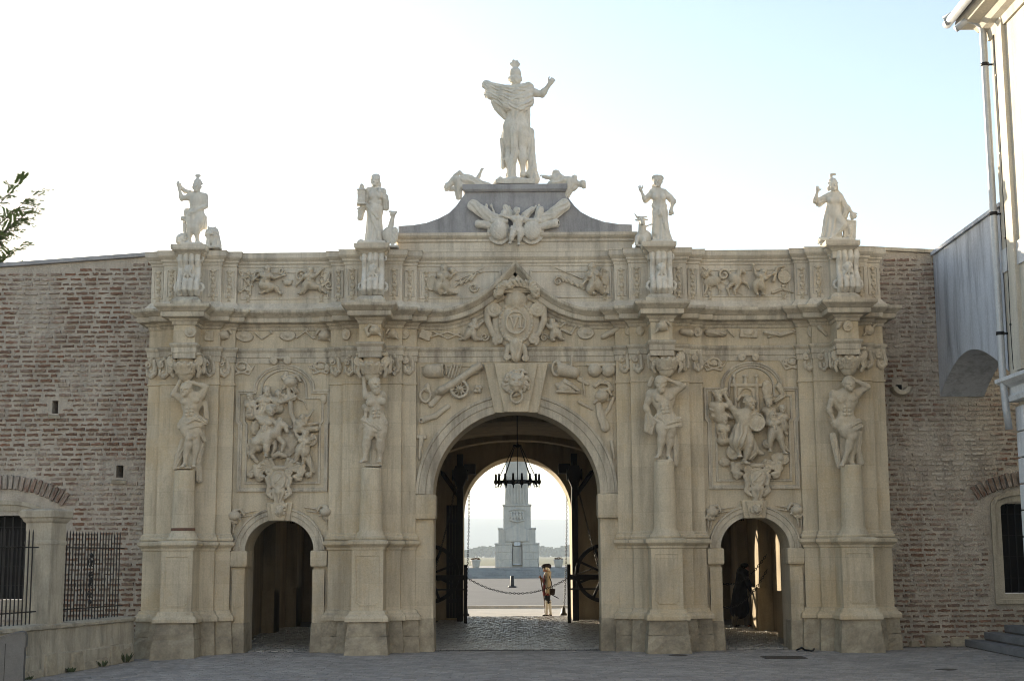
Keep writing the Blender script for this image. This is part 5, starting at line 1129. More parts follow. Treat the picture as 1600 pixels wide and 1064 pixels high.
helmet(s,940,620,3,11,1); s.path([(930,603,2),(938,597,3),(950,600,3),(956,610,2)],3.4,2.4,fold=(.7,5,2)); s.path([(934,632,2),(937,648,2),(944,668,2)],5,7,flat=.45,fold=(.7,5,3)); s.path([(938,655,1),(950,640,1),(958,622,1)],4,3,flat=.4); s.path([(905,628,1),(925,640,1)],3,2,flat=.5); s.cap((954,690,1),(958,716,1),3,2)
orn(s,'trophy_relief',915,605,0)
# ---- great cartouche over the arch
s = Carve(.95,1.0)
u, v = 806, 506
s.ell((u,v-2,4),(37,43,8),k=1); s.ell((u,v,10),(28,33,7),k=1); s.ring((u,v,13),25,31,2.2,n=26)
for i in range(30): a = 2*math.pi*i/30; s.ell((u+25*math.cos(a),v+31*math.sin(a),14.5),(2.1,2.1,2.2),k=.4)
s.ell((u,v,15),(18.5,23,5),k=.6); s.ring((u,v+1,19.6),15,17,1.9,n=22)
s.path([(u-8,v-7,21.4),(u-3,v+9,21.4),(u+2,v-7,21.4)],1.9,k=.2); s.cap((u+7,v-7,21.2),(u+7,v+9,21.2),1.9,k=.2)
for x in (-7.5,2.5,7): s.cap((u+x-2.4,v-7.4,21.4),(u+x+2.4,v-7.4,21.4),1.1,k=.3)
s.cap((u+4.6,v+9.2,21.2),(u+9.4,v+9.2,21.2),1.1,k=.3)
s.path([(u-10,v-17,16),(u,v-24,18),(u+10,v-17,16)],2.2)
for d in (-1,1):
    s.spiral((u+d*33,v-21,10),12,1.7,3.6,dirn=d,a0=-90 if d > 0 else -90); s.ell((u+d*33,v-21,11),(4,4,6)); s.path([(u+d*44,v-24,8),(u+d*44,v-4,7),(u+d*37,v+14,7),(u+d*28,v+25,8)],5.4,4.4); s.spiral((u+d*27,v+26,9),8,1.5,2.8,dirn=-d,a0=60 if d > 0 else 120)
    s.path([(u+d*12,v+36,8),(u+d*14,v+46,8),(u+d*15,v+53,9)],4.4,3.6); s.spiral((u+d*14,v+54,9),5,1.3,2,dirn=d); s.spiral((u+d*9,v-33,14),5.5,1.3,1.8,dirn=-d); s.path([(u+d*38,v-30,6),(u+d*22,v-40,9)],4,5)
s.cap((u,v+34,8),(u,v+52,8),11,8,fold=(.8,7,1)); s.ell((u,v+57,8),(6,4.5,5)); s.cap((u,v-36,5),(u,v-48,5),19,15,k=2); s.ell((u,v-33,14),(4,5,3))
c1 = orn(s,'cartouche',u,v,0)
s = Carve(1.05,1.0)
for i in range(15):
    t = i/14; a = math.pi*(1-t); q_ = random.Random(i*7+1); s.ell((u+2+30*math.cos(a)+q_.uniform(-2,2),461-17*math.sin(a)+q_.uniform(-3,3),14+q_.uniform(-2,3)),(q_.uniform(4.5,8),q_.uniform(4.5,8),q_.uniform(5,8)),40*i,fold=(1.6,q_.uniform(.7,1.2),i*1.3)); s.path([(u+2+24*math.cos(a),462-12*math.sin(a),18),(u+2+31*math.cos(a+.2),461-18*math.sin(a+.2),22),(u+2+36*math.cos(a+.3),461-22*math.sin(a+.3),17)],2.4,1.6)
for d in (-1,1): s.ell((u+2+d*29,462,14),(6.5,7,7),fold=(1.3,.8,d))
s.cap((u-18,455,11),(u+20,455,11),4,4,fold=(.9,5,6))
orn(s,'wreath',u,445,-.08)
# ---- lion keystones
s = Carve(.95,.8); lion(s,807,598,18,5); s.ring((807,621,8),9,9,2.0); s.ell((807,611,11),(5,3,4)); orn(s,'lion_mask',807,598,-.23,'carve',key_main)
for k,(a,b) in zip(key_side,((438,798),(1182,796))): s = Carve(.95,.7); lion(s,a,b,8,3); orn(s,'lion_mask',a,b,-.20,'carve',k)
# ---- helmets and armour beside the side arches
for a, b, d in ((368,806,-1),(510,800,1),(1112,800,-1),(1244,797,1)):
    s = Carve(1.0,.6,1.6); helmet(s,a,b,3,10,-d); s.cap((a-d*9,b-4,2),(a-d*34,b-8,1.5),1.4,1); s.cap((a-d*9,b+1,2),(a-d*30,b-2,1.5),1.2,1); s.ell((a+d*2,b+8,2),(8,6,4),fold=(.9,.8,0)); s.path([(a+d*1,b+14,2),(a+d*3,b+26,1.5)],2,1.2); s.path([(a+d*6,b+12,2),(a+d*8,b+34,1)],1.6,.9)
    orn(s,'helmet_relief',a,b,0)
# ---- big panels
s = Carve(.95,.7,1.55)
s.ell((404,695,6),(13,12,8)); s.cap((404,692,6),(433,678,7),10.5,10); s.path([(434,676,8),(441,664,9),(448,667,10)],8,4.5); s.cap((446,664,10),(452,676,11),4.2,2.8); s.path([(438,684,8),(446,694,9),(443,706,9)],5,2.4); s.path([(432,688,6),(432,702,7),(428,710,7)],4.4,2.2); s.path([(400,702,6),(396,710,6),(405,722,6)],6,2.6); s.path([(393,690,4),(390,702,4),(393,714,4)],3.4,2.4,fold=(.6,5,3)); s.path([(440,656,8),(433,668,8),(428,676,8)],3.4,fold=(.8,5,4))
human(s,14.5,(426,645,10),(411,657,7),(428,659,7),(416,682,8),(402,652,8),(400,639,9),(438,668,10),(446,668,11),None,None,(421,699,13),(420,712,13),yaw=25); s.ell((426,639,9),(8,5,7)); s.path([(426,635,8),(418,636,7),(414,643,6)],3.2,2.6,fold=(.5,5,2)); s.path([(400,640,9),(410,630,8),(424,616,7)],1.4,1)
human(s,13,(418,612,5),(408,622,4),(423,624,4),(412,645,3),(400,630,4),None,(432,628,5),(440,620,5),yaw=15,legs=False,beard=True); human(s,12,(391,621,4),(386,629,3),(397,630,3),(392,650,2),None,None,None,None,yaw=20,legs=False); human(s,12,(436,617,4),(429,625,3),(441,627,3),(434,640,2),yaw=20,legs=False)
s.path([(446,583,2),(453,620,4),(456,648,4),(464,668,5)],3.6,4,flat=.7); helmet(s,454,598,4,11,1); s.path([(444,590,3),(462,612,3)],5,4,fold=(.8,5,2)); s.path([(440,630,5),(455,624,6),(463,620,5)],3,2); s.box((453,622,4),(9,6,2),-15)
putto(s,12,(480,680,8),(476,702,7),(468,684,8),(463,676,8),(484,690,8),(489,688,8),(468,712,7),(464,722,6),(478,712,7),(476,724,6),yaw=-25); putto(s,11,(474,655,5),(470,672,4),(464,664,5),(458,668,5),(482,654,6),(489,645,6)); shield(s,489,688,5,8,10); s.cap((478,672,3),(495,671,3),4,5); s.cap((480,664,3),(496,662,3),3,2.4)
cloth(s,[(478,706,4),(484,720,4),(490,736,3)],6,4); s.ell((484,742,3),(6,5,4),fold=(.8,1,0)); s.path([(394,742,2),(402,736,3),(412,730,4)],5,5,fold=(.8,5,2)); s.ell((400,668,3),(8,13,3),10,fold=(.8,.6,0)); s.ell((445,690,2),(22,26,3),0,fold=(1.0,.4,0)); s.path([(460,620,1),(475,628,1),(480,640,1)],1.4,1); s.ell((505,624,1),(5,8,2),0,fold=(.5,1,0))
orn(s,'battle_relief',440,660,0,parent=frames[0])
s = Carve(.95,.7,1.55)
s.box((1167,602,1.5),(25,2.4,3)); s.box((1167,623,1),(20,19,1.6)); s.box((1167,632,2),(9,16,3),op=-1,k=.3); s.ell((1167,616,2),(9,9,3),op=-1,k=.3)
for d in (-1,1): s.cap((1167+d*17,606,2),(1167+d*17,644,2),3.0)
for a in (1148,1166,1184): s.cap((a,598,1.5),(a,590,1.5),3.2,2); s.ell((a,588,1.5),(4,3.4,2.6),fold=(.5,1.2,0))
human(s,19,(1169,633,10),(1150,648,8),(1176,647,8),(1158,682,8),(1140,634,8),(1134,622,7),(1186,660,11),None,(1148,692,12),(1152,712,10),(1166,700,13),(1158,722,11),yaw=28,nude=False); s.ell((1169,627,9),(9.5,7,9)); s.cap((1160,631,14),(1179,629,14),1.8); s.path([(1166,620,7),(1158,619,6),(1152,626,5)],3.4,2.4); s.cap((1156,672,8),(1152,690,8),12,15,fold=(1.2,10,1)); s.ell((1178,662,15),(14,15,3.4),k=.6); s.ring((1178,662,17),12,13,1.4,n=22); s.ell((1178,662,17),(6,7,2),fold=(.8,.9,0)); cloth(s,[(1170,690,9),(1176,704,9),(1168,716,9)],7,5)
human(s,14,(1122,622,6),(1112,634,5),(1130,634,5),(1126,655,4),None,None,(1140,638,6),(1150,646,6),yaw=20,legs=False,nude=False); s.ell((1120,614,5),(8,5,6),fold=(.8,1,0)); cloth(s,[(1112,640,4),(1128,648,6),(1142,652,4)],6,4); cloth(s,[(1114,650,4),(1130,656,5)],5,4); s.path([(1124,612,4),(1136,608,4),(1132,618,4)],3,2)
human(s,12,(1130,658,6),(1122,668,5),(1136,668,5),(1128,690,4),(1120,676,5),(1128,684,6),yaw=15,legs=False); s.cap((1121,688,3),(1142,694,3),3.6,3); shield(s,1143,707,5,11,12); s.ell((1130,722,2),(9,7,3),fold=(.9,.8,0)); s.ell((1148,728,3),(9,7,4),fold=(1,.7,0))
human(s,12,(1200,632,7),(1193,642,5),(1207,642,5),(1200,660,4),yaw=-10,legs=False,nude=False); s.ell((1200,627,6),(7,4.5,6)); s.cap((1195,622,5),(1205,621,5),3,2.4,fold=(.6,5,2))
putto(s,13,(1204,652,9),(1208,676,8),(1194,664,8),(1186,660,8),(1218,664,8),(1224,676,7),(1200,690,8),(1200,704,7),(1218,692,8),(1222,708,7),yaw=-15); human(s,12,(1221,641,6),(1214,650,4),(1227,651,4),(1222,668,3),legs=False); shield(s,1216,717,4,15,10,8); s.ell((1196,694,5),(8,8,4),fold=(1,.8,0)); s.path([(1218,604,2),(1224,618,2),(1212,628,2)],5,3,fold=(.8,5,2)); s.path([(1224,700,3),(1230,706,3)],3,2); s.ell((1200,608,1),(9,14,2),0,fold=(.5,.6,0))
orn(s,'battle_relief',1170,660,0,parent=frames[1])
# ---- shell cartouches at the foot of the panels
def shell_cart(u, v, k):
    s = Carve(.95,1.0)
    for d in (-1,1):
        for i in range(5):
            a = math.radians(12+i*17); s.path([(u+d*8,v-18,5),(u+d*(10+24*math.cos(a)),v-10-24*math.sin(a)*(.95 if k == 0 else .7),10),(u+d*(12+27*math.cos(a)),v-8-26*math.sin(a)*(.95 if k == 0 else .7),8)],3.8,3.0)
        s.path([(u+d*37,v-22,9),(u+d*34,v-8,11),(u+d*24,v-6,10)],4,3.4); s.spiral((u+d*33,v-14,10),6.5,1.3,2.3,dirn=-d); s.ell((u+d*30,v-4,8),(7,6,5),fold=(1,.8,d))
        s.path([(u+d*12,v-12,12),(u+d*18,v-2,12),(u+d*15,v+10,12),(u+d*18,v+20,11),(u+d*10,v+27,10)],4,2.8); s.spiral((u+d*15,v-13,13),5.5,1.4,2,dirn=d); s.spiral((u+d*14,v+19,11),5,1.3,1.9,dirn=d)
    s.ell((u,v,10),(15,18,8),k=1); s.ring((u,v,16),10,13,1.6,n=20); s.ell((u,v,15),(8.5,11,3.4),-20,fold=(.6,.8,0)); s.cap((u-5,v+5,18),(u+5,v-6,18),1.3); s.cap((u-8,v-19,13),(u+8,v-19,13),3.6); s.path([(u-9,v-38,10),(u,v-42,13),(u+9,v-38,10)],4.4,3.6)
    s.cap((u,v+18,9),(u,v+36,8),11,5.5,fold=(1.0,7,1)); s.spiral((u-4,v+35,11),4,1.1,1.6); s.spiral((u+4,v+35,11),4,1.1,1.6,dirn=-1); s.box((u,v+6,0),(8,30,5))
    orn(s,'shell_cartouche',u,v,0)
shell_cart(437.5,751,0); shell_cart(1181,747,1)
for u, v in ((439,564),(1169,559)):
    s = Carve(1.0,.8)
    for d in (-1,1): s.spiral((u+d*10,v,4),5.5,1.4,2.2,dirn=d,a0=-90); s.path([(u,v-4,4),(u+d*10,v-5,4)],2.4,2)
    orn(s,'scroll_ornament',u,v,-.02)
# ---- trophy with putto on the gable
s = Carve(1.0,1.1)
for d,u in ((-1,780),(1,831)):
    s.ell((u,362,5),(17,20,5),k=.6); s.ell((u,362,9),(14,16,9),k=.8,fold=(.5,1.1,0)); s.cap((u-11,348,10),(u+11,348,10),3.6); s.ring((u,365,5),17,17,1.6)
s.path([(779,346,6),(762,338,6),(740,322,5)],8,9,fold=(1.1,6,4),flat=.6); s.path([(846,346,6),(862,338,6),(882,322,5)],8,9,fold=(1.1,6,4),flat=.6)
for a,b,c,d in ((770,345,760,322),(776,342,768,322),(838,342,842,322),(850,344,868,324),(790,342,796,325),(820,342,838,324)): s.cap((a,b,3),(c,d,3),1.6,1.3); s.ell((c,d,3),(2.4,3,2))
s.cap((770,354,5),(748,351,5),5.5,6.5); s.cap((844,356,6),(868,351,6),5.5,7); s.ell((870,351,7),(3.4,5,4),op=-1,k=.4); cloth(s,[(788,334,6),(785,346,8)],5,5); cloth(s,[(844,330,7),(838,350,8)],6,5); cloth(s,[(798,336,3),(790,324,3)],6,4); cloth(s,[(820,338,3),(832,328,3)],6,4)
human(s,11,(808,334,13),(802,344,11),(817,344,11),(808,362,12),(793,342,13),(786,340,13),(826,347,13),(833,347,13),(800,372,15),(797,382,12),(812,373,14),(810,384,12)); cloth(s,[(801,360,14),(810,364,16),(815,370,13)],4,3.4)
orn(s,'trophy_relief',808,355,-.05,'statue')
# ================================================================ THINGS IN THE PASSAGE
def chain_mesh(mb, pts, link_len=.075, r=.011):
    pts = [Vector(p) for p in pts]; tot = 0; seg = []
    for a, b in zip(pts[:-1], pts[1:]): seg.append((tot, a, b)); tot += (b-a).length
    n = max(2, int(tot/(link_len*.74)))
    for i in range(n):
        s = tot*(i+.5)/n; st_, a, b = [q for q in seg if q[0] <= s+1e-6][-1]; d = (b-a).normalized(); c = a+d*(s-st_)
        u = d.orthogonal().normalized(); u = Matrix.Rotation(math.pi/4+(math.pi/2 if i % 2 else 0), 3, d) @ u
        mb.tube([c+d*math.cos(t)*link_len/2+u*math.sin(t)*link_len*.30 for t in [2*math.pi*k/8 for k in range(8)]], r, 5, closed=True)
    return mb
def chain(label, pts, weight=False, ll=.075, r=.008, group='iron chains of the drawbridge'):
    t = thing('iron_chain', label, 'chain', group); chain_mesh(MB(), pts, ll, r).build('chain_links', M['iron'], t)
    if weight: p = Vector(pts[-1]); MB().lathe(p+Vector((0,0,-.02)), [(.10,0),(.10,.05),(.06,.08),(.05,.2),(.02,.24)], 12).build('foot_ring', M['iron'], t)
    return t
# tall timber masts with pulley heads
for sx, word in ((-1,'left'),(1,'right')):
    t = thing('drawbridge_mast', f'tall black timber mast with pulley head, {word} of the far arch', 'mast', 'black masts of the drawbridge')
    x = 1.57*sx+(.03 if sx > 0 else 0); y = 12.2
    MB().box(x-.085, x+.085, y-.09, y+.09, 0, 4.58).build('post', M['wood'], t, .008)
    MB().prism([(x+.13*-1,4.25),(x-.19,4.02),(x-.15,3.82),(x-.06,3.6),(x+.06,3.6),(x+.15,3.82),(x+.19,4.02),(x+.13,4.25)][::-1], y-.15, y+.15).build('pulley_cheek', M['wood'], t, .008)
    MB().lathe((x-sx*.0, y, 4.0), [(.16,-.22),(.16,-.18),(.10,-.17),(.10,.17),(.16,.18),(.16,.22)], 18, (1,0,0)).build('pulley', M['iron'], t)
    a, b = sorted((x-sx*.10, x-sx*.42)); MB().prism([(a,4.05),(b,4.05),(b,4.32),(a,4.32)] if sx else [], y+.2, y+.72).build('bracket', M['wood'], t)
    MB().bar((x+sx*.02,y+.1,3.4),(x+sx*.6,y+.9,4.2),.09).build('strut', M['wood'], t)
t = thing('gate_leaf', 'black plank gate leaf half closed beside the left wheel', 'door')
for k in range(5): MB().box(-1.98+.082*k, -1.905+.082*k, 12.9, 12.96, .08, 3.2).build('plank', M['wood'], t)
for z in (.5,1.6,2.7): MB().box(-1.98,-1.57,12.85,12.9,z,z+.1).build('strap', M['iron'], t)
# winches: big spoked wheels on a beam with a short post
for sx, word in ((-1,'left'),(1,'right')):
    t = thing('winch_wheel', f'large black spoked winch wheel half hidden by the {word} jamb of main arch', 'wheel', 'winch wheels in the passage')
    cx, cy, cz, R_ = sx*2.38, 12.0, 1.30, .80
    def rim(r0, r1, d, name):
        mb = MB(); n = 40; vs = []; fs = []
        for i in range(n):
            a = 2*math.pi*i/n
            for r_, yy in ((r0,-d),(r1,-d),(r1,d),(r0,d)): vs.append((cx+r_*math.cos(a), cy+yy, cz+r_*math.sin(a)))
        for i in range(n):
            for k in range(4): j = (i+1) % n; fs.append((i*4+k, i*4+(k+1)%4, j*4+(k+1)%4, j*4+k))
        mb.add(vs, fs).build(name, M['wood'], t)
    rim(R_-.105, R_, .06, 'rim'); rim(.02, .15, .12, 'hub')
    for i in range(8):
        a = 2*math.pi*i/8+.35; MB().bar((cx+.13*math.cos(a),cy,cz+.13*math.sin(a)),(cx+(R_-.07)*math.cos(a),cy,cz+(R_-.07)*math.sin(a)),.07,.06).build('spoke', M['wood'], t)
    MB().bar((sx*1.40,cy-.12,cz-.10),(sx*2.9,cy-.12,cz-.10),.17,.14).build('axle_beam', M['wood'], t); MB().bar((sx*1.45,cy-.14,cz-.42),(sx*2.9,cy-.14,cz-.42),.045).build('iron_rod', M['iron'], t)
    MB().box(min(sx*1.33,sx*1.42), max(sx*1.33,sx*1.42), cy-1.1, cy-1.0, 0, 1.55).build('short_post', M['wood'], t, .006); MB().bar((sx*1.38,cy-1.05,1.2),(sx*1.42,cy-.1,1.2),.07).build('post_rail', M['wood'], t)
chain('iron chain hanging straight down at the left of the far arch', [(-1.38,14.2,3.95),(-1.40,14.2,2.5),(-1.44,14.2,1.2),(-1.48,14.2,.1)], True)
chain('iron chain hanging straight down at the right of the far arch', [(1.46,14.2,3.95),(1.44,14.2,2.5),(1.40,14.2,1.2),(1.33,14.2,.1)], True)
chain('slanting iron chain from the right pulley to the winch wheel', [(1.66,12.0,3.85),(1.80,11.95,3.1),(2.05,11.9,2.1),(2.25,11.85,1.35)])
chain('slanting iron chain from the left pulley to the winch wheel', [(-1.66,12.0,3.85),(-1.80,11.95,3.1),(-2.05,11.9,2.1),(-2.25,11.85,1.35)])
def sag(a, b, d, n=16): a, b = Vector(a), Vector(b); return [a.lerp(b, i/n)-Vector((0,0,d*(1-(2*i/n-1)**2))) for i in range(n+1)]
chain('slack barrier chain hung across the roadway between the two short posts', sag((-1.36,10.95,1.22),(1.38,10.95,1.20),.42)+[Vector((2.1,11.6,1.45))], False, .075, .0075, 'slack barrier chains')
chain('upper slack chain across the right side arch', sag((3.85,4.6,1.72),(5.55,4.6,1.78),.62), False, .075, .0075, 'slack barrier chains')
chain('lower slack chain across the right side arch', sag((3.85,4.6,1.25),(5.55,4.6,1.45),.72), False, .075, .0075, 'slack barrier chains')
# chandeliers
def chandelier(label, x, y, z, R_, n, ztop, zhub):
    t = thing('chandelier', label, 'chandelier', 'wrought iron chandeliers')
    MB().tube([(x,y,ztop),(x,y,zhub)], .012, 6).build('rod', M['iron'], t)
    MB().lathe((x,y,zhub), [(.0,-.06),(.10,-.03),(.10,.0),(.03,.02),(.02,.05)], 14).build('hub', M['iron'], t)
    mb = MB(); K = 32
    mb.tube([(x+R_*math.cos(2*math.pi*i/K),y+R_*math.sin(2*math.pi*i/K),z) for i in range(K)], .022, 6, closed=True); mb.build('ring', M['iron'], t)
    for i in range(n):
        a = 2*math.pi*(i+.5)/n; cx, cy = x+(R_+.04)*math.cos(a), y+(R_+.04)*math.sin(a)
        c = MB().lathe((cx,cy,z), [(.01,-.06),(.042,-.03),(.045,.0),(.03,.03),(.026,.06),(.022,.16),(.012,.17)], 10); c.build('candle_holder', M['iron'], t)
        MB().tube([(x+(R_-.03)*math.cos(a),y+(R_-.03)*math.sin(a),z-.02),(x+(R_)*math.cos(a),y+(R_)*math.sin(a),z-.11),(x+(R_+.06)*math.cos(a),y+(R_+.06)*math.sin(a),z-.12),(x+(R_+.05)*math.cos(a),y+(R_+.05)*math.sin(a),z-.03)], .008, 5).build('scroll_arm', M['iron'], t)
    for i in range(8):
        a = 2*math.pi*i/8; MB().tube([(x+.08*math.cos(a),y+.08*math.sin(a),zhub-.02),(x+R_*math.cos(a),y+R_*math.sin(a),z)], .009, 5).build('hanging_rod', M['iron'], t)
    return t
chandelier('large wrought iron ring chandelier hanging in the main arch', .02, 5.0, 3.44, .46, 16, 5.0, 4.27)
for sx, word in ((-1,'left'),(1,'right')): chandelier(f'small iron chandelier hanging in the {word} side passage', sx*4.62, 3.6, 2.62, .24, 6, 4.1, 3.0)
# ================================================================ FAR SIDE: OBELISK, POTS, BOLLARD
ob = thing('obelisk', 'pale stone obelisk monument on stepped terrace beyond the main arch', 'monument')
OY = 98.0
def op(mb, n, mt='marble', par=None): return mb.build(n, M[mt], par or ob, .02)
base = MB().box(-1.88,-.42,OY-1.88,OY+1.88,.8,2.72).box(.46,1.88,OY-1.88,OY+1.88,.8,2.72).box(-.42,.46,OY-1.3,OY+1.88,.8,2.72); op(base, 'base_block')
for x0, x1 in ((-1.94,-.42),(.46,1.94)): op(MB().box(x0,x1,OY-1.94,OY+1.94,2.725,2.86), 'base_capping')
for i in range(3):
    for a, b in ((-1.86,-.45),(.49,1.86)):
        m_ = (a+b)/2+(.2 if i % 2 else -.15)
        for p, q_ in ((a, m_-.01),(m_+.01, b)): op(MB().box(p, q_, OY-1.92, OY-1.86, .82+.63*i, 1.42+.63*i), 'stone_block')
dr = op(MB().box(-.36,.40,OY-1.50,OY-1.42,1.0,2.55), 'door', 'marble'); op(MB().box(-.36,.40,OY-1.55,OY-1.51,1.0,1.12), 'door_rail', 'white', dr)
for x in (-.18,.02,.22): op(MB().box(x-.012,x+.012,OY-1.53,OY-1.505,1.13,2.5), 'door_batten', 'marble', dr)
op(MB().box(-.26,.30,OY-1.60,OY-1.52,2.62,2.98), 'plaque', 'white')
op(MB().box(-1.60,-.5,OY-1.6,OY+1.6,2.86,4.02).box(.54,1.60,OY-1.6,OY+1.6,2.86,4.02).box(-.5,.54,OY-1.45,OY+1.6,2.72,4.02), 'second_tier'); op(MB().prism([(-1.0,3.0),(1.04,3.0),(1.04,3.95),(.02,4.42),(-1.0,3.95)], OY-1.72, OY-1.45), 'gabled_panel')
for x in (-1.66,1.22): op(MB().box(x,x+.44,OY-1.7,OY+1.7,4.02,4.16), 'tier_capping')
op(MB().box(-1.17,1.21,OY-1.2,OY+1.2,4.02,6.05), 'relief_tier'); op(MB().box(-1.24,1.28,OY-1.27,OY+1.27,6.05,6.2), 'tier_capping')
mb = MB(); w0, w1 = 1.02, .70; mb.add([(-w0,OY-w0,6.2),(w0,OY-w0,6.2),(w0,OY+w0,6.2),(-w0,OY+w0,6.2),(-w1,OY-w1,20.5),(w1,OY-w1,20.5),(w1,OY+w1,20.5),(-w1,OY+w1,20.5),(0,OY,22)],[(3,2,1,0),(0,1,5,4),(1,2,6,5),(2,3,7,6),(3,0,4,7),(4,5,8),(5,6,8),(6,7,8),(7,4,8)]); op(mb, 'shaft')
for i in range(7):
    x = -.75+.25*i; op(MB().box(x,x+.12,OY-1.08+.0,OY-.9,6.25,8.6), 'flute')
s = Carve(.7,.5)
for i in range(5): a = 799+4.5*i; s.ell((a,801-(i%2),1),(1.6,1.7,1.5)); s.cap((a,804,1),(a+.6,811,1),1.7,1.3); s.cap((a,804,1),(a-2.4,808,1),.9)
s.path([(797,797,.5),(803,795,1),(813,795,1),(821,797,.5)],1.2); s.path([(797,812,.5),(808,815,1),(820,812,.5)],1.3)
s.build('figure_relief', M['marble'], 808, 804, OY-1.21, ob)
for i, x in enumerate((-3.45,3.45,4.85,5.75)):
    t = thing('flower_pot', ['round stone flower pot on the terrace, left of the obelisk','round stone flower pot on the terrace, nearest the obelisk on its right','round stone flower pot on the terrace behind the hanging chain','round stone flower pot on the terrace beside the right mast'][i], 'planter', 'flower pots on the terrace', (x, 92.6, .8))
    link('pot', MB().lathe((0,0,0), [(.24,0),(.30,.05),(.34,.3),(.40,.55),(.43,.62),(.40,.66),(.34,.62)], 18).mesh('pot'), t, M['marble'])
    r = random.Random(i); V, Fc = [], []
    for k in range(90):
        a = r.uniform(0,6.3); d = r.random()**.5*.36; c = Vector((d*math.cos(a), d*math.sin(a), .62+r.random()*.25*(1-d))); qn = Matrix.Rotation(r.uniform(0,6.3),3,'Z')@Matrix.Rotation(r.uniform(-1.2,1.2),3,'X'); n = len(V); V += [tuple(c+qn@Vector(p)*.08) for p in ((-1,0,0),(0,0,-.5),(1,0,0),(0,0,.6))]; Fc.append((n,n+1,n+2,n+3))
    me = bpy.data.meshes.new('flowers'); me.from_pydata(V, [], Fc); stuff(link('flowers', me, t, material('red_flowers',(.25,.06,.04),.8,(.06,.10,.03),14,40,bump=0) if i == 0 else bpy.data.materials['red_flowers']))
t = thing('bollard', 'short dark bollard on a round foot, alone on the esplanade', 'bollard', None, (-.28, 55.5, 0))
link('shaft', MB().lathe((0,0,0), [(.10,.05),(.105,.1),(.10,.62),(.08,.66)], 16).mesh('shaft'), t, M['iron']); link('foot', MB().lathe((0,0,0), [(.24,-.02),(.24,.05),(.18,.07)], 18).mesh('foot'), t, M['iron'])
# ================================================================ DRAIN COVERS
t = thing('drain_grate', 'rectangular rusty drain grate in the paving before the right side arch', 'grate', None, (4.62,-2.15,.008))
gm = material('rusty_iron', (.09,.075,.06), .8, (.06,.05,.045), 10, 60, bump=.3)
link('frame', MB().box(-.36,.36,-.27,-.23,0,.012).box(-.36,.36,.23,.27,0,.012).box(-.36,-.32,-.23,.23,0,.012).box(.32,.36,-.23,.23,0,.012).mesh('frame'), t, gm)
for i in range(9): link('grate_bar', MB().box(-.32,.32,-.21+.05*i,-.185+.05*i,0,.010).mesh('grate_bar'), t, gm)
link('pit', MB().box(-.33,.33,-.24,.24,-.006,-.001+.003).mesh('pit'), t, M['dark'])
for x, y, lb_ in ((6.62,-4.9,'small round drain cover in the paving, lower right'),(2.88,-1.35,'small dark valve cover in the paving before the inner right pier')):
    t = thing('drain_cover', lb_, 'cover', None, (x,y,.007)); link('lid', MB().lathe((0,0,0), [(.14,0),(.14,.006),(.12,.008)], 20).mesh('lid'), t, gm); link('lid_ring', MB().lathe((0,0,0), [(.17,-.001),(.17,.004),(.15,.005)], 20).mesh('lid_ring'), t, gm)
t = thing('coiled_cable', 'black cable lying at the foot of the outer right pier', 'cable'); MB().tube([(5.15+.35*i/12, -.55-.12*math.sin(i*.9), .03+.05*max(0,math.sin(i*.55))) for i in range(13)], .018, 6).build('cable', M['iron'], t)
# weeds along the low wall
wm = material('weed_leaf', (.05,.07,.03), .85, (.08,.09,.04), 20, 60, bump=0)
for i, (s_, h_) in enumerate(((1.35,.13),(2.4,.09),(3.7,.08),(.5,.2))):
    p = fpt(s_, .10, 0); t = thing('weed', ['small green weed rooted in the low wall, nearest the pillar foot','tiny weed tuft at the low wall below the pillar','tiny weed tuft at the low wall near the bin','tallest weed at the corner of low wall and gate'][i], 'plant', 'weeds along the low wall', p)
    r = random.Random(i+9); V, Fc = [], []
    for k in range(34):
        a = r.uniform(0,6.3); l = h_*r.uniform(.5,1.1); c = Vector((.05*math.cos(a),.05*math.sin(a),.02)); d = Vector((math.cos(a)*.6,math.sin(a)*.6,1)).normalized(); w_ = d.cross(Vector((0,0,1))).normalized()*.022; n = len(V); V += [tuple(c),tuple(c+d*l*.55+w_),tuple(c+d*l),tuple(c+d*l*.55-w_)]; Fc.append((n,n+1,n+2,n+3))
    me = bpy.data.meshes.new('leaves'); me.from_pydata(V, [], Fc); stuff(link('leaves', me, t, wm))
# ================================================================ PEOPLE
def cloth_mat(n, c, c2=None): return material(n, c, .85, c2 or tuple(x*.8 for x in c), 14, 90, bump=.1)
M.update(skin=cloth_mat('skin',(.42,.22,.15)), coat=cloth_mat('beige_coat',(.44,.375,.28)), vest=cloth_mat('red_vest',(.15,.022,.022)), black=cloth_mat('black_cloth',(.012,.012,.014)), gaiter=cloth_mat('white_gaiter',(.72,.68,.60)), wig=cloth_mat('white_wig',(.75,.70,.62)), leather=cloth_mat('dark_leather',(.02,.012,.01)), musket=cloth_mat('musket_wood',(.10,.045,.02)), drab=cloth_mat('drab_trousers',(.16,.14,.11)), darkcoat=cloth_mat('dark_coat',(.016,.016,.018)))
GY, U0, V0 = 15.7, 856, 962
pr_ = thing('person', 'guard in tricorn hat, white wig, beige coat and white gaiters holding a musket', 'person')
def gp(s, n, mt): return s.build(n, M[mt], U0, V0, GY, pr_)
s = Carve(.55,.6)     # the body, one surface, facing the photo's left
s.cap((855.6,897,0),(855.2,920,0),4.6,4.2); s.cap((855.2,920,0),(855,930,0),4.8,4.8); s.cap((855,895,0),(854.2,890,0),2.0,1.8)
head(s,(853.4,887.2,0),10.2,yaw=-80,hair=False)
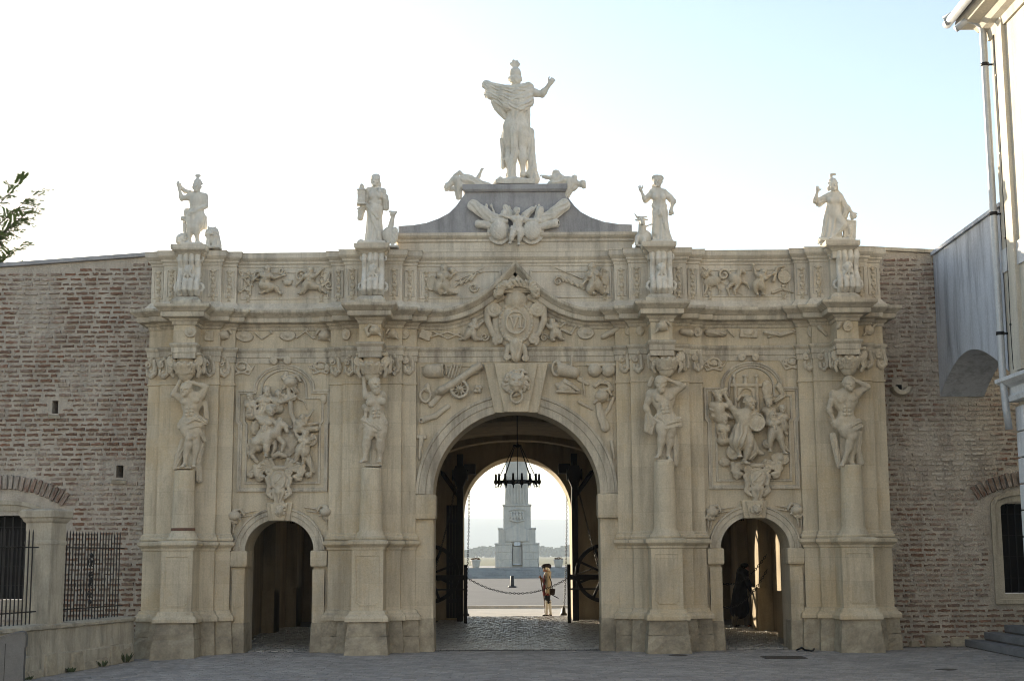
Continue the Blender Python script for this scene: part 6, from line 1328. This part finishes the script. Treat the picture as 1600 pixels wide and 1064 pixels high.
for d, kx, fx in ((2.2,855.2,854.6),(-2.2,859,860.6)):
    s.cap((855,930,d),(kx,944,d*1.1),2.9,1.9); s.cap((kx,944,d*1.1),(fx,959,d*1.1),1.8,1.1); s.ell((kx+.6,949,d*1.1),(1.6,3.4,1.5)); s.cap((fx,959.5,d*1.1),(fx-4.2,961,d*1.2),1.4,1.0)
s.cap((856.5,898,4.8),(857.2,912,5.6),2.0,1.7); s.cap((857.2,912,5.6),(854,924.5,6),1.6,1.2); hand(s,(854,924.5,6),(-.25,1,.1),7,1,.5)
s.cap((855,898,-4.6),(850.5,909,-5.5),2.0,1.7); s.cap((850.5,909,-5.5),(845.3,901.5,-4.5),1.6,1.2); hand(s,(845.8,902,-4.5),(-.5,-.6,.3),7,1,.9)
gp(s,'body','skin')
s = Carve(.6,.5)      # coat with sleeves and skirts
s.cap((856.2,896.5,0),(856.6,920,0),5.3,5.2,fold=(.2,7,2)); s.cap((856.6,918,0),(857.6,925,0),5.3,5.6,fold=(.4,9,1)); s.cap((855.6,896.2,-4),(855.8,896.2,4),2.9); s.cap((856.6,897,4.8),(857.2,912,5.8),2.7,2.5,fold=(.2,5,4)); s.cap((857.2,912,5.8),(854.8,922,6.2),2.5,2.3); s.cap((855,921,6.2),(854.6,923.2,6.2),2.9)
s.cap((855,897.5,-4.6),(850.5,909,-5.7),2.7,2.4); s.cap((850.5,909,-5.7),(847,904,-4.9),2.3,2.1); s.box((849.2,912,0),(1.8,15,2.6),op=-1,k=.6); s.ell((859,893.5,0),(3.4,2.4,3.6))
gp(s,'coat','coat')
s = Carve(.6,.5); s.cap((853.2,899,0),(852.4,918,0),3.4,3.6); s.cap((852.4,918,0),(852.2,928.2,0),3.6,3.8,fold=(.3,7,1)); s.cap((854,926,3),(856,928.5,3),3,3); gp(s,'vest','vest')
s = Carve(.6,.5); s.cap((847.3,904.3,-4.8),(846.5,903.2,-4.7),1.9); gp(s,'cuff','vest')
s = Carve(.6,.5); s.cap((855,929,0),(855,934,0),5.2,5.0)
for d, kx in ((2.2,855.2),(-2.2,858.4)): s.cap((855,932,d),(kx,940.5,d*1.1),4.2,3.2)
gp(s,'breeches','black')
s = Carve(.55,.4)
for d, kx, fx in ((2.2,854.4,853.6),(-2.2,859.2,860.6)): s.cap((kx,939.5,d*1.1),(kx,944,d*1.1),3.0,2.7); s.cap((kx,944,d*1.1),(fx,958.6,d*1.1),2.6,1.8); s.ell((kx+.7,949,d*1.1),(2.5,4.2,2.4)); s.cap((fx,958,d*1.1),(fx-2.4,960,d*1.1),2.1,1.5)
gp(s,'gaiters','gaiter')
s = Carve(.55,.4)
for d, fx in ((2.2,853.6),(-2.2,860.6)): s.cap((fx+.6,960.6,d*1.1),(fx-4.6,961.2,d*1.2),1.6,1.2); s.box((fx-1.6,962.0,d*1.1),(3.6,.5,1.5))
gp(s,'shoes','leather')
s = Carve(.5,.4); s.ell((854.6,883.2,0),(4.4,2.9,4.2)); s.path([(847.6,883.6,0),(851,885,4.4),(857,882.5,5),(861,884.2,0)],1.1,1.1); s.path([(847.6,883.6,0),(851,885,-4.4),(857,882.5,-5),(861,884.2,0)],1.1,1.1); s.cap((851,884.4,0),(858,883.8,0),4.2,4.4,flat=1); s.cap((857.5,884,0),(861,885.8,0),2.4,1.4); gp(s,'tricorn_hat','leather')
s = Carve(.5,.4); s.ell((856.2,887.6,0),(3.2,4.0,4.3),fold=(.25,1.8,0)); s.cap((857.8,890,0),(859.6,895.5,0),2.2,1.2,fold=(.3,6,4)); s.path([(853.4,886.2,4.2),(853.6,889.2,4.4)],1.3,1.2); s.path([(850.6,886,2.6),(850.2,889,2.8)],.9); gp(s,'wig','wig')
s = Carve(.55,.4); s.box((863.6,924,3.6),(4.0,4.6,3.0),8,rd=.8); s.box((863.4,921.6,5.0),(4.2,2.6,2.4),8,rd=.6); gp(s,'bag','leather')
s = Carve(.5,.3); s.path([(853.8,895,2.6),(858,898,6.6),(861.6,908,6.2),(863.6,920,5.2)],.8); s.path([(857.4,894.6,-1),(854,900,4.6),(851.4,912,4.6)],.75); gp(s,'strap','black')
s = Carve(.5,.3); s.cap((861.5,928,3.5),(873,934.4,2),.95,.7); s.cap((859.5,926.8,3.6),(861.5,928,3.5),1.2); gp(s,'sword','leather')
ms_ = thing('musket', 'long wooden musket held upright by the guard, butt on the ground', 'musket')
s = Carve(.5,.3); s.cap((844.6,899,-3.6),(852.6,948,-1.2),1.0,1.2); s.cap((852,945,-1.4),(853.4,960.6,-1),1.5,2.0,flat=.6); s.build('stock', M['musket'], U0, V0, GY, ms_)
s = Carve(.4,.2); s.cap((840.2,870.5,-5),(845,901,-3.5),.45,.6); s.cap((845,901,-3.5),(848.6,924,-2.6),.6); s.build('barrel', M['iron'], U0, V0, GY, ms_)
# the dark figure in the right side passage
p2 = thing('person', 'dark silhouette in a long coat bending forward in the right side passage', 'person')
def dp_(s, n, mt): return s.build(n, M[mt], 1160, 979, 8.5, p2)
s = Carve(.8,.8); head(s,(1167,886,2),12,yaw=60); s.cap((1162,893,0),(1158,925,0),7,6.5); s.cap((1158,925,0),(1157,940,0),7,7); s.cap((1163,892,0),(1166,888,1),3)
for d, kx, fx in ((3,1150,1147),(-3,1166,1167)): s.cap((1157,938,d),(kx+1,958,d),5,3.6); s.cap((kx+1,958,d),(fx,976,d),3.4,2.4); s.cap((fx,976.5,d),(fx+6,978,d),2,1.5)
s.cap((1164,897,6),(1172,914,8),3.2,2.6); s.cap((1172,914,8),(1181,930,6),2.6,1.8); hand(s,(1181,930,6),(.7,.7,0),10,1,.5); s.cap((1164,897,-6),(1172,914,-6),3.2,2.6); s.cap((1172,914,-6),(1182,931,-2),2.6,1.8); hand(s,(1182,931,-2),(.7,.7,0),10,1,.5); dp_(s,'body','skin')
s = Carve(.9,.8); s.cap((1163,893,0),(1158,922,0),9.5,10,fold=(.4,7,2)); s.cap((1158,922,0),(1156,951,0),10,15,fold=(.9,9,2),flat=.75); s.cap((1160,894,-6),(1160,894,6),5); s.cap((1164,897,6),(1172,914,8),4.6,4); s.cap((1172,914,8),(1179.5,928,6.5),4,3.2); s.cap((1164,897,-6),(1172,914,-6),4.6,4); s.cap((1172,914,-6),(1180,928,-2.5),4,3.2); dp_(s,'long_coat','darkcoat')
s = Carve(.8,.5)
for d, kx, fx in ((3,1150,1147),(-3,1166,1167)): s.cap((kx+2,948,d),(kx+1,958,d),5,4.6); s.cap((kx+1,958,d),(fx,975,d),4.4,3.6)
dp_(s,'trousers','drab'); s = Carve(.8,.5)
for d, fx in ((3,1147),(-3,1167)): s.cap((fx,976.4,d),(fx+6.5,977.4,d),2.5,2.0)
dp_(s,'shoes','leather'); s = Carve(.8,.5); s.ell((1166,883,1),(6.4,5,6),k=.5); s.cap((1163,887,0),(1164,892,0),4); dp_(s,'hair','black')
pk = thing('paper_packet', 'pale folded packet held by the dark figure in the side passage', 'packet'); s = Carve(.7,.3); s.box((1184.5,938,3),(3.4,2,2.4),25); s.build('packet', M['wig'], 1160, 979, 8.5, pk)
# ================================================================ TREE AT THE LEFT EDGE
lm = material('tree_leaf', (.07,.12,.035), .7, (.10,.15,.05), 3, 30, bump=0); bkm = material('tree_bark', (.09,.07,.05), .95, (.06,.05,.04), 6, 30, bump=.5)
tr = thing('tree', 'leafy tree whose feathery twigs reach in above the left brick wall', 'tree', None, (-13.55, 5.5, 0))
r = random.Random(21); tk = MB(); tk.tube([(0,0,0),(.05,.05,2),(-.05,.1,4.5),(.05,.0,6.5),(.0,.1,8.6)], [.24,.2,.17,.12,.05], 10)
link('trunk', tk.mesh('trunk'), tr, bkm)
V, Fc = [], []; bm_ = MB()
def spray(a, b, n, L=.34):
    a, b = Vector(a), Vector(b); mid = a.lerp(b, .5)+Vector((0,0,.12)); pts = [a.lerp(mid, t*2) if t < .5 else mid.lerp(b, t*2-1) for t in [i/6 for i in range(7)]]; bm_.tube(pts, [.03-.004*i for i in range(7)], 5)
    for k in range(n):
        t = .25+.75*k/n; p = pts[min(5, int(t*6))].lerp(pts[min(6, int(t*6)+1)], t*6-int(t*6)); d = Vector((r.uniform(-1,1),r.uniform(-1,1),r.uniform(-.7,.25)))+(b-a).normalized()*.8; d.normalize(); sd = d.cross(Vector((0,0,1))).normalized(); up = sd.cross(d)
        m_ = 9; l = L*r.uniform(.7,1.2)
        for i in range(m_):
            c = p+d*l*(i+1)/m_+Vector((0,0,-.05*(i/m_)**2*l*3))
            for e in (-1, 1):
                w_ = (sd*e*.9+d*.35+up*r.uniform(-.3,.3)).normalized(); q2 = (d*.5-sd*e*.3).normalized()*.030; n0 = len(V); V.extend([tuple(c), tuple(c+w_*.055+q2), tuple(c+w_*.115), tuple(c+w_*.055-q2)]); Fc.append((n0,n0+1,n0+2,n0+3))
# sprays that reach into the picture, by height of their tips
for x, y, z, n in ((1.78,.3,9.62,16),(2.22,.0,9.20,17),(2.12,-.3,8.62,18),(1.95,.2,8.72,12),(1.55,.0,8.05,8),(1.95,.2,7.98,9),(1.6,.2,7.75,10),(2.02,.0,7.32,18),(2.2,.1,6.95,14),(2.35,-.2,6.5,18),(2.0,.1,6.2,12),(2.3,.1,6.75,12),(2.15,.2,8.9,16),(1.7,.3,7.5,12)): spray((.1,.0,z*.55+3.2), (x,y,z+1.25), int(n*1.7))
for i in range(75):
    a = r.uniform(.5,5.8); rad = r.uniform(.8,2.0); z = r.uniform(5.2,10.4); spray((.05,0,min(8.4,z*.6+2.3)), (rad*math.cos(a)*(1.0 if math.cos(a) < 0 else .62), rad*math.sin(a), z), 13)
me = bpy.data.meshes.new('crown'); me.from_pydata(V, [], Fc); stuff(link('crown', me, tr, lm)); link('branches', bm_.mesh('branches'), tr, bkm)

# unseen poplar added beyond the gate, left of frame, to shade the grey brace
pp = thing('shade_poplar', 'tall dense poplar added out of view beyond the gate to shade the brace', 'tree', None, (-36.3, 60, 0))
tk = MB(); tk.tube([(0,0,-.1),(.1,0,6),(0,.1,14),(.05,0,22.6)], [.45,.36,.2,.04], 10); link('trunk', tk.mesh('trunk'), pp, bkm)
r = random.Random(4); V, Fc = [], []
for i in range(9000):
    z = 2.2+21.2*r.random(); w_ = 2.05*min(1, (z-1.5)/3)*min(1, ((23.8-z)/4.5)**.6); a = r.uniform(0,6.283); d = w_*r.random()**.45
    c = Vector((d*math.cos(a), d*math.sin(a), z)); qn = Matrix.Rotation(r.uniform(0,6.3),3,'Z') @ Matrix.Rotation(r.uniform(-1.3,1.3),3,'X'); n = len(V)
    V += [tuple(c+qn@Vector(p)*r.uniform(.14,.24)) for p in ((-1,0,0),(0,0,-.8),(1,0,0),(0,0,1.1))]; Fc.append((n,n+1,n+2,n+3))
me = bpy.data.meshes.new('crown'); me.from_pydata(V, [], Fc); stuff(link('crown', me, pp, lm))
